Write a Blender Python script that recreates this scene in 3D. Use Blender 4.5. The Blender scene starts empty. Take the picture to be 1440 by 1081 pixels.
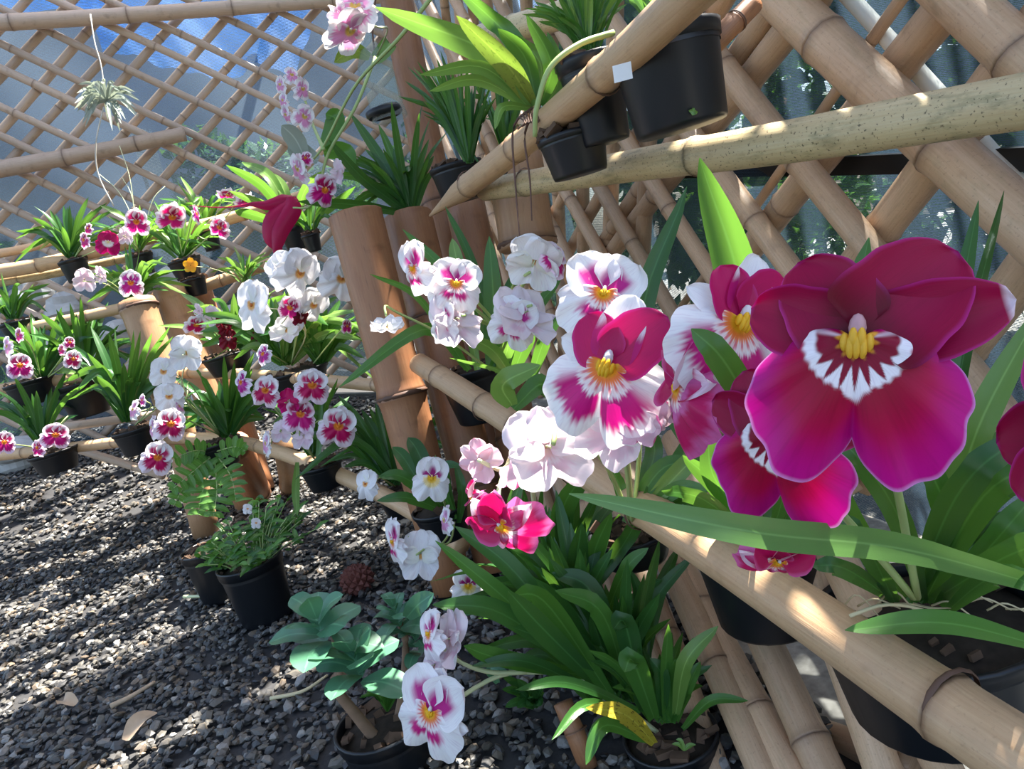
import bpy, math, random
import numpy as np
from mathutils import Vector, Matrix

random.seed(7)
np.random.seed(7)
SC = bpy.context.scene
COL = SC.collection
F = 1028.0
PI = math.pi

# ------------------------------------------------------------------ camera
dv = np.array([-265 / F, 115 / F, -1.0]); dv /= np.linalg.norm(dv)
_s, _c = math.sin(math.radians(15)), math.cos(math.radians(15))
up_ = np.array([-_s, _c, (_s * 265 + _c * 115) / F]); up_ /= np.linalg.norm(up_)
RM = np.array([np.cross(dv, up_), dv, up_])       # world axes (x to the right wall, y along it, z up) from camera axes
EYE = np.array([0.0, 0.0, 0.70])
cam = bpy.data.cameras.new('camera')
cam.sensor_width = 36.0
cam.sensor_fit = 'HORIZONTAL'
cam.lens = 36.0 * F / 1440.0
cam.clip_start = 0.02
camo = bpy.data.objects.new('camera', cam)
COL.objects.link(camo)
m = Matrix([list(r) for r in RM]).to_4x4()
m.translation = Vector(EYE)
camo.matrix_world = m
SC.camera = camo

# ------------------------------------------------------------------ sky, sun, exposure
SC.view_settings.view_transform = 'Standard'
SC.view_settings.look = 'None'
SC.view_settings.gamma = 1.0
SC.view_settings.use_curve_mapping = False
SC.view_settings.exposure = 0.80
SUN_DIR = Vector((0.44, 0.166, 0.88)).normalized()
w = bpy.data.worlds.new('world')
SC.world = w
w.use_nodes = True
nt = w.node_tree
nt.nodes.clear()
sky = nt.nodes.new('ShaderNodeTexSky')
sky.sky_type = 'NISHITA'
sky.sun_disc = False
sky.sun_elevation = math.asin(SUN_DIR.z)
sky.sun_rotation = math.atan2(SUN_DIR.x, SUN_DIR.y)
sky.air_density = 1.0
sky.dust_density = 2.0
bg = nt.nodes.new('ShaderNodeBackground')
bg.inputs['Strength'].default_value = 0.31
wo = nt.nodes.new('ShaderNodeOutputWorld')
nt.links.new(sky.outputs[0], bg.inputs[0])
nt.links.new(bg.outputs[0], wo.inputs[0])
sun = bpy.data.lights.new('sun', 'SUN')
sun.energy = 17.0
sun.angle = math.radians(0.53)
sun.color = (1.0, 0.95, 0.87)
suno = bpy.data.objects.new('sun', sun)
suno.rotation_euler = SUN_DIR.to_track_quat('Z', 'Y').to_euler()
suno.location = (2, 2, 5)
COL.objects.link(suno)


# ------------------------------------------------------------------ positions
def ray(px, py):
    return RM @ np.array([(px - 720) / F, -(py - 540.5) / F, -1.0])


def P(px, py, d):
    return Vector(EYE + ray(px, py) * d)


def onx(px, py, X):
    r = ray(px, py)
    return Vector(EYE + r * (X / r[0]))


def ony(px, py, Y):
    r = ray(px, py)
    return Vector(EYE + r * (Y / r[1]))


def onground(px, py):
    d = 1.5
    r = ray(px, py)
    for _ in range(30):
        p = EYE + r * d
        d = (ground_z(p[0], p[1]) - EYE[2]) / r[2]
    return Vector(EYE + r * d)


def depth_of(p):
    return float(-(RM.T @ (np.array(p) - EYE))[2])


def sstep(a, b, x):
    t = np.clip((x - a) / (b - a), 0, 1)
    return t * t * (3 - 2 * t)


def ground_z(x, y):
    return 0.24 * sstep(2.9, 4.4, y) * sstep(0.6, -0.6, x)


def s2l(c):
    return tuple(((v / 255) / 12.92 if v / 255 <= 0.04045 else ((v / 255 + 0.055) / 1.055) ** 2.4) for v in c)


# ------------------------------------------------------------------ materials
def newmat(name):
    mt = bpy.data.materials.new(name)
    mt.use_nodes = True
    t = mt.node_tree
    t.nodes.clear()
    o = t.nodes.new('ShaderNodeOutputMaterial')
    return mt, t, o


class NT:
    """small wrapper for wiring nodes"""
    def __init__(self, name):
        self.m, self.t, self.o = newmat(name)

    def n(self, typ, **kw):
        nd = self.t.nodes.new(typ)
        for k, v in kw.items():
            if k.startswith('_'):
                setattr(nd, k[1:], v)
            else:
                key = int(k[1:]) if (k[0] == 'i' and k[1:].isdigit()) else k.replace('__', ' ')
                if hasattr(v, 'is_output'):
                    self.t.links.new(v, nd.inputs[key])
                else:
                    nd.inputs[key].default_value = v
        return nd

    def mix(self, a, b, f, mode='MIX'):
        nd = self.t.nodes.new('ShaderNodeMix')
        nd.data_type = 'RGBA'
        nd.blend_type = mode
        for sock, v in ((0, f), (6, a), (7, b)):
            if hasattr(v, 'is_output'):
                self.t.links.new(v, nd.inputs[sock])
            elif sock == 0:
                nd.inputs[0].default_value = v
            else:
                nd.inputs[sock].default_value = (*v[:3], 1)
        return nd.outputs[2]

    def math(self, op, a, b=0.0, c=0.0):
        nd = self.t.nodes.new('ShaderNodeMath')
        nd.operation = op
        for k, v in enumerate((a, b, c)):
            if hasattr(v, 'is_output'):
                self.t.links.new(v, nd.inputs[k])
            else:
                nd.inputs[k].default_value = v
        return nd.outputs[0]

    def ramp(self, fac, stops):
        nd = self.t.nodes.new('ShaderNodeValToRGB')
        self.t.links.new(fac, nd.inputs[0])
        e = nd.color_ramp.elements
        while len(e) < len(stops):
            e.new(0.5)
        for k, (p, c) in enumerate(stops):
            e[k].position = p
            e[k].color = (*c[:3], 1)
        return nd.outputs[0]

    def uv(self, sx, sy, sz=1.0):
        u = self.n('ShaderNodeUVMap')
        mp = self.n('ShaderNodeMapping', Vector=u.outputs[0])
        mp.inputs['Scale'].default_value = (sx, sy, sz)
        return mp.outputs[0]

    def obj(self, sx, sy, sz):
        u = self.n('ShaderNodeTexCoord')
        mp = self.n('ShaderNodeMapping', Vector=u.outputs['Object'])
        mp.inputs['Scale'].default_value = (sx, sy, sz)
        return mp.outputs[0]

    def noise(self, vec, scale=5.0, detail=3.0, rough=0.5):
        nd = self.n('ShaderNodeTexNoise', Scale=scale, Detail=detail, Roughness=rough)
        if vec is not None:
            self.t.links.new(vec, nd.inputs['Vector'])
        return nd.outputs[0]

    def bsdf(self, color, rough=0.5, spec=0.4, **kw):
        nd = self.n('ShaderNodeBsdfPrincipled', Roughness=rough)
        nd.inputs['Specular IOR Level'].default_value = spec
        if hasattr(color, 'is_output'):
            self.t.links.new(color, nd.inputs['Base Color'])
        else:
            nd.inputs['Base Color'].default_value = (*color[:3], 1)
        return nd

    def bump(self, h, strength=0.3, dist=0.002):
        return self.n('ShaderNodeBump', Strength=strength, Distance=dist, Height=h).outputs[0]

    def shmix(self, a, b, f):
        nd = self.t.nodes.new('ShaderNodeMixShader')
        if hasattr(f, 'is_output'):
            self.t.links.new(f, nd.inputs[0])
        else:
            nd.inputs[0].default_value = f
        self.t.links.new(a, nd.inputs[1])
        self.t.links.new(b, nd.inputs[2])
        return nd.outputs[0]

    def out(self, sh):
        self.t.links.new(sh, self.o.inputs[0])
        return self.m


def mat_plain(name, col, rough=0.5, spec=0.4, var=0.12, sc=30):
    g = NT(name)
    nz = g.noise(g.obj(1, 1, 1), sc, 3)
    c = g.mix(tuple(v * (1 - var) for v in col), tuple(min(1, v * (1 + var)) for v in col), nz)
    b = g.bsdf(c, rough, spec)
    return g.out(b.outputs[0])


def mat_bamboo(name, c1, c2, dark, speck=0.0, rough=0.45):
    g = NT(name)
    rnd = g.n('ShaderNodeObjectInfo').outputs['Random']
    streak = g.noise(g.uv(9, 2.2), 6, 4, 0.6)
    blot = g.noise(g.uv(2, 9), 2.2, 3)
    c = g.mix(c1, c2, g.math('SMOOTH_MIN', g.math('MULTIPLY_ADD', streak, 1.6, -0.35), 1.0, 0.1))
    c = g.mix(c, tuple(v * 0.62 for v in c2), g.math('MULTIPLY', sramp(g, blot, 0.56, 0.75), 0.55))
    if speck > 0:
        sp = g.noise(g.uv(6, 40), 7, 2)
        c = g.mix(c, dark, g.math('MULTIPLY', sramp(g, sp, 0.60, 0.70), speck))
        sp2 = g.noise(g.uv(2.5, 5), 3, 5, 0.7)
        c = g.mix(c, (0.20, 0.19, 0.09), g.math('MULTIPLY', sramp(g, sp2, 0.50, 0.68), speck * 0.75))
    nd = g.n('ShaderNodeAttribute', _attribute_name='node')
    nf = nd.outputs['Fac']
    c = g.mix(c, dark, g.math('MULTIPLY', nf, 0.8))
    hs = g.n('ShaderNodeHueSaturation', Color=c, Value=g.math('MULTIPLY_ADD', rnd, 0.3, 0.85))
    b = g.bsdf(hs.outputs[0], rough, 0.4)
    g.t.links.new(g.bump(streak, 0.25, 0.002), b.inputs['Normal'])
    return g.out(b.outputs[0])


def sramp(g, v, a, b):
    nd = g.n('ShaderNodeMapRange', _interpolation_type='SMOOTHSTEP')
    g.t.links.new(v, nd.inputs[0])
    nd.inputs[1].default_value = a
    nd.inputs[2].default_value = b
    return nd.outputs[0]


def mat_leaf(name, c1, c2, trans=0.4, rough=0.27, spots=0.0, tcol=None):
    g = NT(name)
    rnd = g.n('ShaderNodeObjectInfo').outputs['Random']
    uv = g.n('ShaderNodeUVMap').outputs[0]
    sx = g.n('ShaderNodeSeparateXYZ', Vector=uv)
    st = g.noise(g.uv(40, 1.5), 3, 2)
    c = g.mix(c1, c2, g.math('MULTIPLY_ADD', st, 0.5, g.math('MULTIPLY', rnd, 0.5)))
    u = g.math('ABSOLUTE', g.math('SUBTRACT', sx.outputs[0], 0.5))
    mid = g.math('SUBTRACT', 1.0, sramp(g, u, 0.0, 0.06))
    c = g.mix(c, tuple(min(1, v * 1.7 + 0.02) for v in c2), g.math('MULTIPLY', mid, 0.55))
    if spots:
        sp = g.noise(g.uv(2, 5), 4, 3)
        c = g.mix(c, (0.05, 0.025, 0.01), g.math('MULTIPLY', sramp(g, sp, 0.58, 0.64), spots))
    b = g.bsdf(c, rough, 0.5)
    g.t.links.new(g.bump(st, 0.15, 0.001), b.inputs['Normal'])
    tc = g.mix(c, tcol or (0.20, 0.42, 0.035), 0.55)
    tr = g.n('ShaderNodeBsdfTranslucent', Color=tc)
    return g.out(g.shmix(b.outputs[0], tr.outputs[0], trans))


def mat_petal(name, back=None, backf=0.7, trans=0.30, rough=0.45, spec=0.35):
    g = NT(name)
    a = g.n('ShaderNodeAttribute', _attribute_name='Col')
    c = a.outputs['Color']
    vein = g.noise(g.uv(34, 1.0), 3, 2)
    c = g.mix(c, g.mix((0.72, 0.6, 0.7), c, 1.0, 'MULTIPLY'), g.math('MULTIPLY', sramp(g, vein, 0.45, 0.75), 0.45))
    if back is not None:
        bf = g.n('ShaderNodeNewGeometry').outputs['Backfacing']
        c = g.mix(c, g.mix(c, back, backf), bf)
    b = g.bsdf(c, rough, spec)
    b.inputs['Sheen Weight'].default_value = 0.0
    g.t.links.new(g.bump(vein, 0.12, 0.0008), b.inputs['Normal'])
    tr = g.n('ShaderNodeBsdfTranslucent', Color=c)
    return g.out(g.shmix(b.outputs[0], tr.outputs[0], trans))


def mat_net(name, col, alpha, scale=260.0, tint=(0.8, 0.9, 1.0), blot=0.9):
    """knitted shade cloth: rows of yarn with fine gaps"""
    g = NT(name)
    uv = g.n('ShaderNodeUVMap').outputs[0]
    wv = g.n('ShaderNodeTexWave', Scale=scale / 6.28, Distortion=2.5, Detail=2.0, _bands_direction='Y')
    g.t.links.new(uv, wv.inputs['Vector'])
    wv.inputs['Detail Scale'].default_value = 6.0
    n1 = g.noise(g.uv(1, 1), 2.2, 4, 0.6)
    n2 = g.noise(g.uv(60, 140), 4, 2)
    cov = g.math('MULTIPLY_ADD', wv.outputs['Fac'], 0.62, g.math('MULTIPLY_ADD', n2, 0.7, alpha - 0.66))
    cov = g.math('ADD', cov, g.math('MULTIPLY_ADD', n1, blot, -0.5 * blot))
    c = g.mix(tuple(v * 0.6 for v in col), tuple(min(1, v * 1.6) for v in col), n2)
    b = g.bsdf(c, 0.55, 0.35)
    tr = g.n('ShaderNodeBsdfTranslucent', Color=c)
    sh = g.shmix(b.outputs[0], tr.outputs[0], 0.5)
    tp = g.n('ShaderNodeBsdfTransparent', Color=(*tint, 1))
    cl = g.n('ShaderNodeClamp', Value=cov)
    return g.out(g.shmix(tp.outputs[0], sh, cl.outputs[0]))


def mat_gravel(name):
    g = NT(name)
    a = g.n('ShaderNodeAttribute', _attribute_name='Col')
    rnd = g.n('ShaderNodeObjectInfo').outputs['Random']
    nz = g.noise(g.obj(1, 1, 1), 160, 3)
    c = g.mix(g.mix(a.outputs['Color'], (0.5, 0.5, 0.5), 1.0, 'MULTIPLY'), a.outputs['Color'], nz)
    b = g.bsdf(c, 0.5, 0.5)
    return g.out(b.outputs[0])


def mat_stone_single(name):
    g = NT(name)
    rnd = g.n('ShaderNodeObjectInfo').outputs['Random']
    nz = g.noise(g.obj(1, 1, 1), 2.5, 3)
    c = g.ramp(rnd, [(0.0, (0.050, 0.048, 0.046)), (0.35, (0.09, 0.083, 0.074)), (0.6, (0.13, 0.115, 0.09)),
                     (0.8, (0.18, 0.14, 0.10)), (1.0, (0.32, 0.31, 0.29))])
    c = g.mix(g.mix(c, (0.6, 0.6, 0.6), 1.0, 'MULTIPLY'), c, nz)
    return g.out(g.bsdf(c, 0.5, 0.5).outputs[0])


M = {}
M['bamboo'] = mat_bamboo('bamboo tan', (0.62, 0.41, 0.235), (0.48, 0.285, 0.145), (0.11, 0.05, 0.025), 0.15)
M['mottled'] = mat_bamboo('bamboo mottled', (0.62, 0.50, 0.29), (0.50, 0.36, 0.18), (0.07, 0.05, 0.025), 0.8)
M['lattice'] = mat_bamboo('bamboo lattice', (0.60, 0.40, 0.25), (0.45, 0.27, 0.15), (0.13, 0.07, 0.045), 0.25)
M['hazylattice'] = mat_bamboo('bamboo grey tan', (0.56, 0.42, 0.31), (0.43, 0.30, 0.21), (0.15, 0.09, 0.06), 0.12)  # far bamboo, lightened so its colour carries the haze
M['post'] = mat_bamboo('bamboo red brown', (0.36, 0.165, 0.075), (0.23, 0.095, 0.042), (0.10, 0.045, 0.025), 0.15)
M['postlight'] = mat_bamboo('bamboo light brown', (0.44, 0.25, 0.13), (0.31, 0.16, 0.075), (0.12, 0.06, 0.035), 0.15)
M['ringdark'] = mat_plain('node brown', (0.10, 0.05, 0.03), 0.6)
M['leafdark'] = mat_leaf('leaf deep green', (0.018, 0.075, 0.020), (0.045, 0.15, 0.032), 0.38)
M['leaf'] = mat_leaf('leaf green', (0.035, 0.13, 0.022), (0.085, 0.23, 0.04), 0.42)
M['leaflight'] = mat_leaf('leaf yellow green', (0.12, 0.24, 0.045), (0.21, 0.35, 0.08), 0.36)
M['leaffront'] = mat_leaf('leaf mid green', (0.075, 0.18, 0.045), (0.13, 0.26, 0.07), 0.35, spots=0.0)
M['leafolive'] = mat_leaf('leaf fading olive', (0.20, 0.27, 0.04), (0.30, 0.32, 0.05), 0.35, 0.4, 0.5)
M['leafyellow'] = mat_leaf('leaf yellowing', (0.50, 0.36, 0.03), (0.42, 0.40, 0.05), 0.35, 0.4, 0.9, (0.6, 0.45, 0.05))
M['leafblue'] = mat_leaf('leaf blue green', (0.055, 0.17, 0.10), (0.10, 0.26, 0.14), 0.2, 0.28, tcol=(0.2, 0.45, 0.1))
M['leafgrey'] = mat_leaf('leaf grey', (0.20, 0.25, 0.20), (0.34, 0.38, 0.32), 0.25, 0.6, tcol=(0.4, 0.45, 0.3))
M['fern'] = mat_leaf('fern green', (0.09, 0.24, 0.05), (0.17, 0.36, 0.07), 0.45)
M['stem'] = mat_plain('stem green', (0.33, 0.42, 0.15), 0.5)
M['stempale'] = mat_plain('stem pale', (0.55, 0.58, 0.33), 0.5)
M['root'] = mat_plain('root pale', (0.55, 0.47, 0.28), 0.7)
M['rootdark'] = mat_plain('root dark', (0.12, 0.06, 0.04), 0.7)
M['pot'] = mat_plain('black plastic', (0.006, 0.0075, 0.010), 0.42, 0.45, 0.2)
M['soil'] = mat_plain('bark soil', (0.03, 0.022, 0.015), 0.9, 0.2, 0.6, 90)
M['bark'] = mat_plain('bark chips', (0.09, 0.055, 0.035), 0.85, 0.2, 0.6, 40)
M['netroof'] = mat_net('added roof net', (0.05, 0.06, 0.07), 1.45, 420)  # dense net for the unseen strips added to block sun
M['tag'] = mat_plain('white tag', (0.75, 0.75, 0.73), 0.5)
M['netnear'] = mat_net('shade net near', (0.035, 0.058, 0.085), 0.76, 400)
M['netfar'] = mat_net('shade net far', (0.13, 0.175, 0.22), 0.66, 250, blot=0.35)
_g = NT('blue tarp')
_n = _g.noise(_g.uv(30, 24), 6, 3)
_c = _g.mix((0.002, 0.11, 0.42), (0.012, 0.22, 0.66), _n)
_b = _g.bsdf(_c, 0.6, 0.2)
_t = _g.n('ShaderNodeBsdfTranslucent', Color=_c)
M['tarp'] = _g.out(_g.shmix(_b.outputs[0], _t.outputs[0], 0.6))
M['gravel'] = mat_gravel('gravel')
M['stone'] = mat_stone_single('gravel stone')
M['earth'] = mat_plain('dark grit', (0.035, 0.034, 0.034), 0.8, 0.3, 0.5, 220)
M['outearth'] = mat_plain('pale outside grit', (0.36, 0.33, 0.28), 0.85, 0.2, 0.7, 60)
M['boulder'] = mat_plain('boulder grey', (0.45, 0.44, 0.42), 0.8, 0.25, 0.4, 14)
M['render'] = mat_plain('pale grey render', (0.36, 0.33, 0.32), 0.9, 0.2, 0.3, 3)
M['bush'] = mat_leaf('bush leaf', (0.02, 0.09, 0.03), (0.07, 0.20, 0.05), 0.35, 0.4)
M['dry'] = mat_plain('dry leaf', (0.45, 0.33, 0.22), 0.7, 0.2, 0.3, 30)
M['cone'] = mat_plain('cone red brown', (0.12, 0.035, 0.025), 0.7)
M['string'] = mat_plain('string pale', (0.6, 0.56, 0.48), 0.8)
M['trunk'] = mat_plain('succulent trunk', (0.22, 0.14, 0.09), 0.8, 0.2, 0.4, 50)
M['orange'] = mat_plain('orange petal', (0.9, 0.32, 0.01), 0.5)
M['white'] = mat_plain('white cloth', (0.8, 0.78, 0.68), 0.7)
M['petal'] = mat_petal('petal plain')
M['petalback'] = mat_petal('petal pale reverse', (0.80, 0.66, 0.70), 0.75)
M['petaldark'] = mat_petal('petal dark', None, 0, 0.18, 0.42, 0.22)
_g = NT('clear plastic')
_b = _g.bsdf((0.75, 0.8, 0.78), 0.12, 0.5)
_t = _g.n('ShaderNodeBsdfTransparent', Color=(0.80, 0.86, 0.82, 1))
M['clear'] = _g.out(_g.shmix(_b.outputs[0], _t.outputs[0], 0.82))


# ------------------------------------------------------------------ object helpers
def root_of(o):
    while o.parent:
        o = o.parent
    return o


def tag(o, label, cat, group=None):
    o['label'] = label
    o['category'] = cat
    if group:
        o['group'] = group
    return o


def thing(name, label, cat, loc, group=None):
    o = bpy.data.objects.new(name, None)
    o.empty_display_size = 0.05
    o.location = loc
    COL.objects.link(o)
    return tag(o, label, cat, group)


def build(name, v, f, mat, parent=None, uv=None, col=None, node=None, smooth=True, origin=None):
    """one mesh object from world-space vertices; children are stored relative to their root"""
    v = np.asarray(v, dtype=np.float64)
    if parent is not None:
        off = np.array(root_of(parent).location)
    elif origin is not None:
        off = np.array(origin)
    else:
        off = np.array([v[:, 0].mean(), v[:, 1].mean(), v[:, 2].min()])
    me = bpy.data.meshes.new(name)
    me.from_pydata((v - off).tolist(), [], f)
    if uv is not None:
        li = np.zeros(len(me.loops), dtype=np.int32)
        me.loops.foreach_get('vertex_index', li)
        ul = me.uv_layers.new(name='UVMap')
        ul.data.foreach_set('uv', np.asarray(uv, dtype=np.float32)[li].ravel())
    if col is not None:
        a = me.color_attributes.new('Col', 'FLOAT_COLOR', 'POINT')
        c = np.ones((len(v), 4), dtype=np.float32)
        c[:, :3] = col
        a.data.foreach_set('color', c.ravel())
    if node is not None:
        a = me.attributes.new('node', 'FLOAT', 'POINT')
        a.data.foreach_set('value', np.asarray(node, dtype=np.float32))
    if smooth:
        me.polygons.foreach_set('use_smooth', np.ones(len(me.polygons), dtype=bool))
    me.materials.append(mat)
    o = bpy.data.objects.new(name, me)
    COL.objects.link(o)
    if parent is not None:
        o.parent = parent
    else:
        o.location = off
    return o


def frame(t):
    t = t / (np.linalg.norm(t) + 1e-12)
    a = np.array([0, 0, 1.0]) if abs(t[2]) < 0.9 else np.array([1.0, 0, 0])
    x = np.cross(a, t); x /= np.linalg.norm(x)
    return x, np.cross(t, x)


def spline(pts, n):
    """Catmull-Rom through pts"""
    p = [np.array(q, dtype=float) for q in pts]
    if len(p) == 2:
        return np.array([p[0] + (p[1] - p[0]) * t for t in np.linspace(0, 1, n)])
    p = [2 * p[0] - p[1]] + p + [2 * p[-1] - p[-2]]
    out = []
    segs = len(p) - 3
    for k in range(n):
        s = k / (n - 1) * segs
        i = min(int(s), segs - 1)
        t = s - i
        a, b, c, d = p[i:i + 4]
        out.append(0.5 * ((2 * b) + (c - a) * t + (2 * a - 5 * b + 4 * c - d) * t * t + (3 * b - a - 3 * c + d) * t ** 3))
    return np.array(out)


def tube(pts, r0, r1, n=10, seg=6):
    c = spline(pts, n)
    v, f, uv = [], [], []
    L = 0
    for k in range(n):
        t = c[min(k + 1, n - 1)] - c[max(k - 1, 0)]
        x, y = frame(t)
        if k:
            L += np.linalg.norm(c[k] - c[k - 1])
        r = r0 + (r1 - r0) * k / (n - 1)
        for j in range(seg):
            a = 2 * PI * j / seg
            v.append(c[k] + (x * math.cos(a) + y * math.sin(a)) * r)
            uv.append((j / seg, L))
    for k in range(n - 1):
        for j in range(seg):
            f.append((k * seg + j, k * seg + (j + 1) % seg, (k + 1) * seg + (j + 1) % seg, (k + 1) * seg + j))
    f.append(tuple(range(seg))[::-1])
    f.append(tuple((n - 1) * seg + j for j in range(seg)))
    return v, f, uv


def bamboo_geo(pts, r0, r1, spacing=0.28, seg=14, hollow=0.0, nodes=None, wob=0.004, step=0.08, pinch=0.0, phase=None, point=0.0):
    """bamboo culm: straight internodes with ridged nodes; hollow > 0 leaves an open cut end at the last point"""
    P_ = [np.array(p, dtype=float) for p in pts]
    base = spline(P_, 24 if len(P_) > 2 else 2)
    seglen = np.linalg.norm(np.diff(base, axis=0), axis=1)
    cum = np.concatenate([[0], np.cumsum(seglen)])
    L = cum[-1]
    if nodes is None:
        nodes = []
        s = spacing * (random.uniform(0.2, 0.9) if phase is None else phase)
        while s < L - 0.02:
            nodes.append(s)
            s += spacing * random.uniform(0.85, 1.15)
    prof = [(0.0, 1.0, 0.0), (L, 1.0, 0.0)]
    s = step
    while s < L:
        if all(abs(s - q) > 0.02 for q in nodes):
            prof.append((s, 1.0, 0.0))
        s += step
    rr = (r0 + r1) / 2
    for q in nodes:
        e = rr * 0.16
        for ds, k, nf in ((-3.2, 1.0, 0.0), (-1.0, 1.05, 0.25), (-0.25, 1.09, 0.55), (0.0, 1.0, 1.0), (0.35, 1.08, 0.8), (1.3, 1.04, 0.35), (3.6, 1.0, 0.0)):
            if 0 < q + ds * e < L:
                prof.append((q + ds * e, k, nf))
    prof.sort()
    v, f, uv, nd = [], [], [], []
    ph = random.uniform(0, 6)
    T = None
    for (s, k, nf) in prof:
        c = np.array([np.interp(s, cum, base[:, i]) for i in range(3)])
        e = 0.01
        c2 = np.array([np.interp(min(s + e, L), cum, base[:, i]) for i in range(3)])
        c1 = np.array([np.interp(max(s - e, 0), cum, base[:, i]) for i in range(3)])
        x, y = frame(c2 - c1)
        c = c + (x * math.sin(s * 4 + ph) + y * math.cos(s * 3.1 + ph)) * wob
        r = (r0 + (r1 - r0) * s / L) * k
        if point:
            r *= min(1.0, 0.12 + 0.88 * s / point)
        for j in range(seg):
            a = 2 * PI * j / seg
            v.append(c + (x * math.cos(a) + y * math.sin(a)) * r * (1 + 0.015 * math.sin(3 * a + ph)))
            uv.append((j / seg, s)); nd.append(nf)
    n = len(prof)
    for k in range(n - 1):
        for j in range(seg):
            f.append((k * seg + j, k * seg + (j + 1) % seg, (k + 1) * seg + (j + 1) % seg, (k + 1) * seg + j))
    f.append(tuple(range(seg))[::-1])
    if hollow > 0:
        top = v[(n - 1) * seg:]
        cc = sum(top) / seg
        ax = base[-1] - base[-2]; ax = ax / np.linalg.norm(ax)
        b0 = len(v)
        for dep in (0.0, hollow):
            for j in range(seg):
                v.append(cc + (top[j] - cc) * 0.82 - ax * dep)
                uv.append((j / seg, dep)); nd.append(0.6 if dep == 0 else 1.0)
        for (A, B) in (((n - 1) * seg, b0), (b0, b0 + seg)):
            for j in range(seg):
                f.append((A + j, A + (j + 1) % seg, B + (j + 1) % seg, B + j))
        f.append(tuple(b0 + seg + j for j in range(seg)))
    else:
        f.append(tuple((n - 1) * seg + j for j in range(seg)))
    return v, f, uv, nd, nodes


def pole(name, label, cat, pts, r0, r1, mat, group=None, rings=True, **kw):
    """a bamboo pole standing on its own: culm mesh under an Empty, with its node rings as parts"""
    v, f, uv, nd, nodes = bamboo_geo(pts, r0, r1, **kw)
    z = min(range(len(pts)), key=lambda k: pts[k][2])
    t = thing(name, label, cat, Vector(pts[z]), group)
    build('culm', v, f, mat, t, uv, node=nd)
    if rings:
        base = spline(pts, 24)
        cum = np.concatenate([[0], np.cumsum(np.linalg.norm(np.diff(base, axis=0), axis=1))])
        Lq = cum[-1]
        for s in nodes:
            c = np.array([np.interp(s, cum, base[:, i]) for i in range(3)])
            c2 = np.array([np.interp(min(s + .01, Lq), cum, base[:, i]) for i in range(3)])
            c1 = np.array([np.interp(max(s - .01, 0), cum, base[:, i]) for i in range(3)])
            x, y = frame(c2 - c1)
            ax = (c2 - c1) / np.linalg.norm(c2 - c1)
            r = (r0 + (r1 - r0) * s / Lq)
            rv, rf = [], []
            for k, (da, q) in enumerate(((-0.10, 1.03), (-0.03, 1.10), (0.03, 1.10), (0.10, 1.03))):
                for j in range(16):
                    a = 2 * PI * j / 16
                    rv.append(c + ax * da * r + (x * math.cos(a) + y * math.sin(a)) * r * q)
            for k in range(3):
                for j in range(16):
                    rf.append((k * 16 + j, k * 16 + (j + 1) % 16, (k + 1) * 16 + (j + 1) % 16, (k + 1) * 16 + j))
            build('node_ring', rv, rf, M['ringdark'], t)
    return t


# ------------------------------------------------------------------ leaves
def leaf_geo(pts, wid, fold=0.25, face=0.5, twist=0.0, n=14, tip=1.0, basew=0.45, hint=None):
    c = spline(pts, n)
    v, f, uv = [], [], []
    view = np.array(EYE)
    us = (-1, -0.5, 0, 0.5, 1)
    prev = None
    for k in range(n):
        s = k / (n - 1)
        t = c[min(k + 1, n - 1)] - c[max(k - 1, 0)]
        t = t / (np.linalg.norm(t) + 1e-9)
        sd1 = np.cross(t, np.array([0, 0, 1.0]) if hint is None else hint)
        sd2 = np.cross(t, view - c[k])
        if np.linalg.norm(sd1) < 0.05:
            sd1 = np.cross(t, np.array([0.3, 1.0, 0.2]))
        sd1 /= np.linalg.norm(sd1); sd2 /= np.linalg.norm(sd2) + 1e-9
        if np.dot(sd1, sd2) < 0:
            sd1 = -sd1
        sd = sd1 * (1 - face) + sd2 * face
        sd -= t * np.dot(sd, t)
        sd /= np.linalg.norm(sd) + 1e-9
        if prev is not None and np.dot(prev, sd) < 0:
            sd = -sd
        prev = sd
        nm = np.cross(sd, t)
        a = twist * s
        sd_, nm_ = sd * math.cos(a) + nm * math.sin(a), nm * math.cos(a) - sd * math.sin(a)
        q = (basew + (1 - basew) * min(1, s * 2.6) ** 0.8)
        e = max(0.0, (s - 0.45) / 0.55)
        w_ = wid * 0.5 * q * max(0.03, (1 - e ** (1.6 + 0.8 * tip)) ** (0.62 + 0.1 * tip) if e < 1 else 0.03)
        for u in us:
            v.append(c[k] + sd_ * u * w_ + nm_ * (abs(u) * fold * w_))
            uv.append((u * 0.5 + 0.5, s))
    for k in range(n - 1):
        for j in range(4):
            a = k * 5 + j
            f.append((a, a + 1, a + 6, a + 5))
    return v, f, uv


def leaf(parent, pts, wid, mat='leaf', name='leaf', **kw):
    v, f, uv = leaf_geo(pts, wid, **kw)
    return build(name, v, f, M[mat] if isinstance(mat, str) else mat, parent, uv)


WS = 1.0


def PL(parent, pp, wpx, mat='leaf', **kw):
    """leaf through points given as (px, py, depth)"""
    pts = [P(*q) for q in pp]
    d = sum(q[2] for q in pp) / len(pp)
    return leaf(parent, pts, wpx * WS * d / F, mat, **kw)


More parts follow.
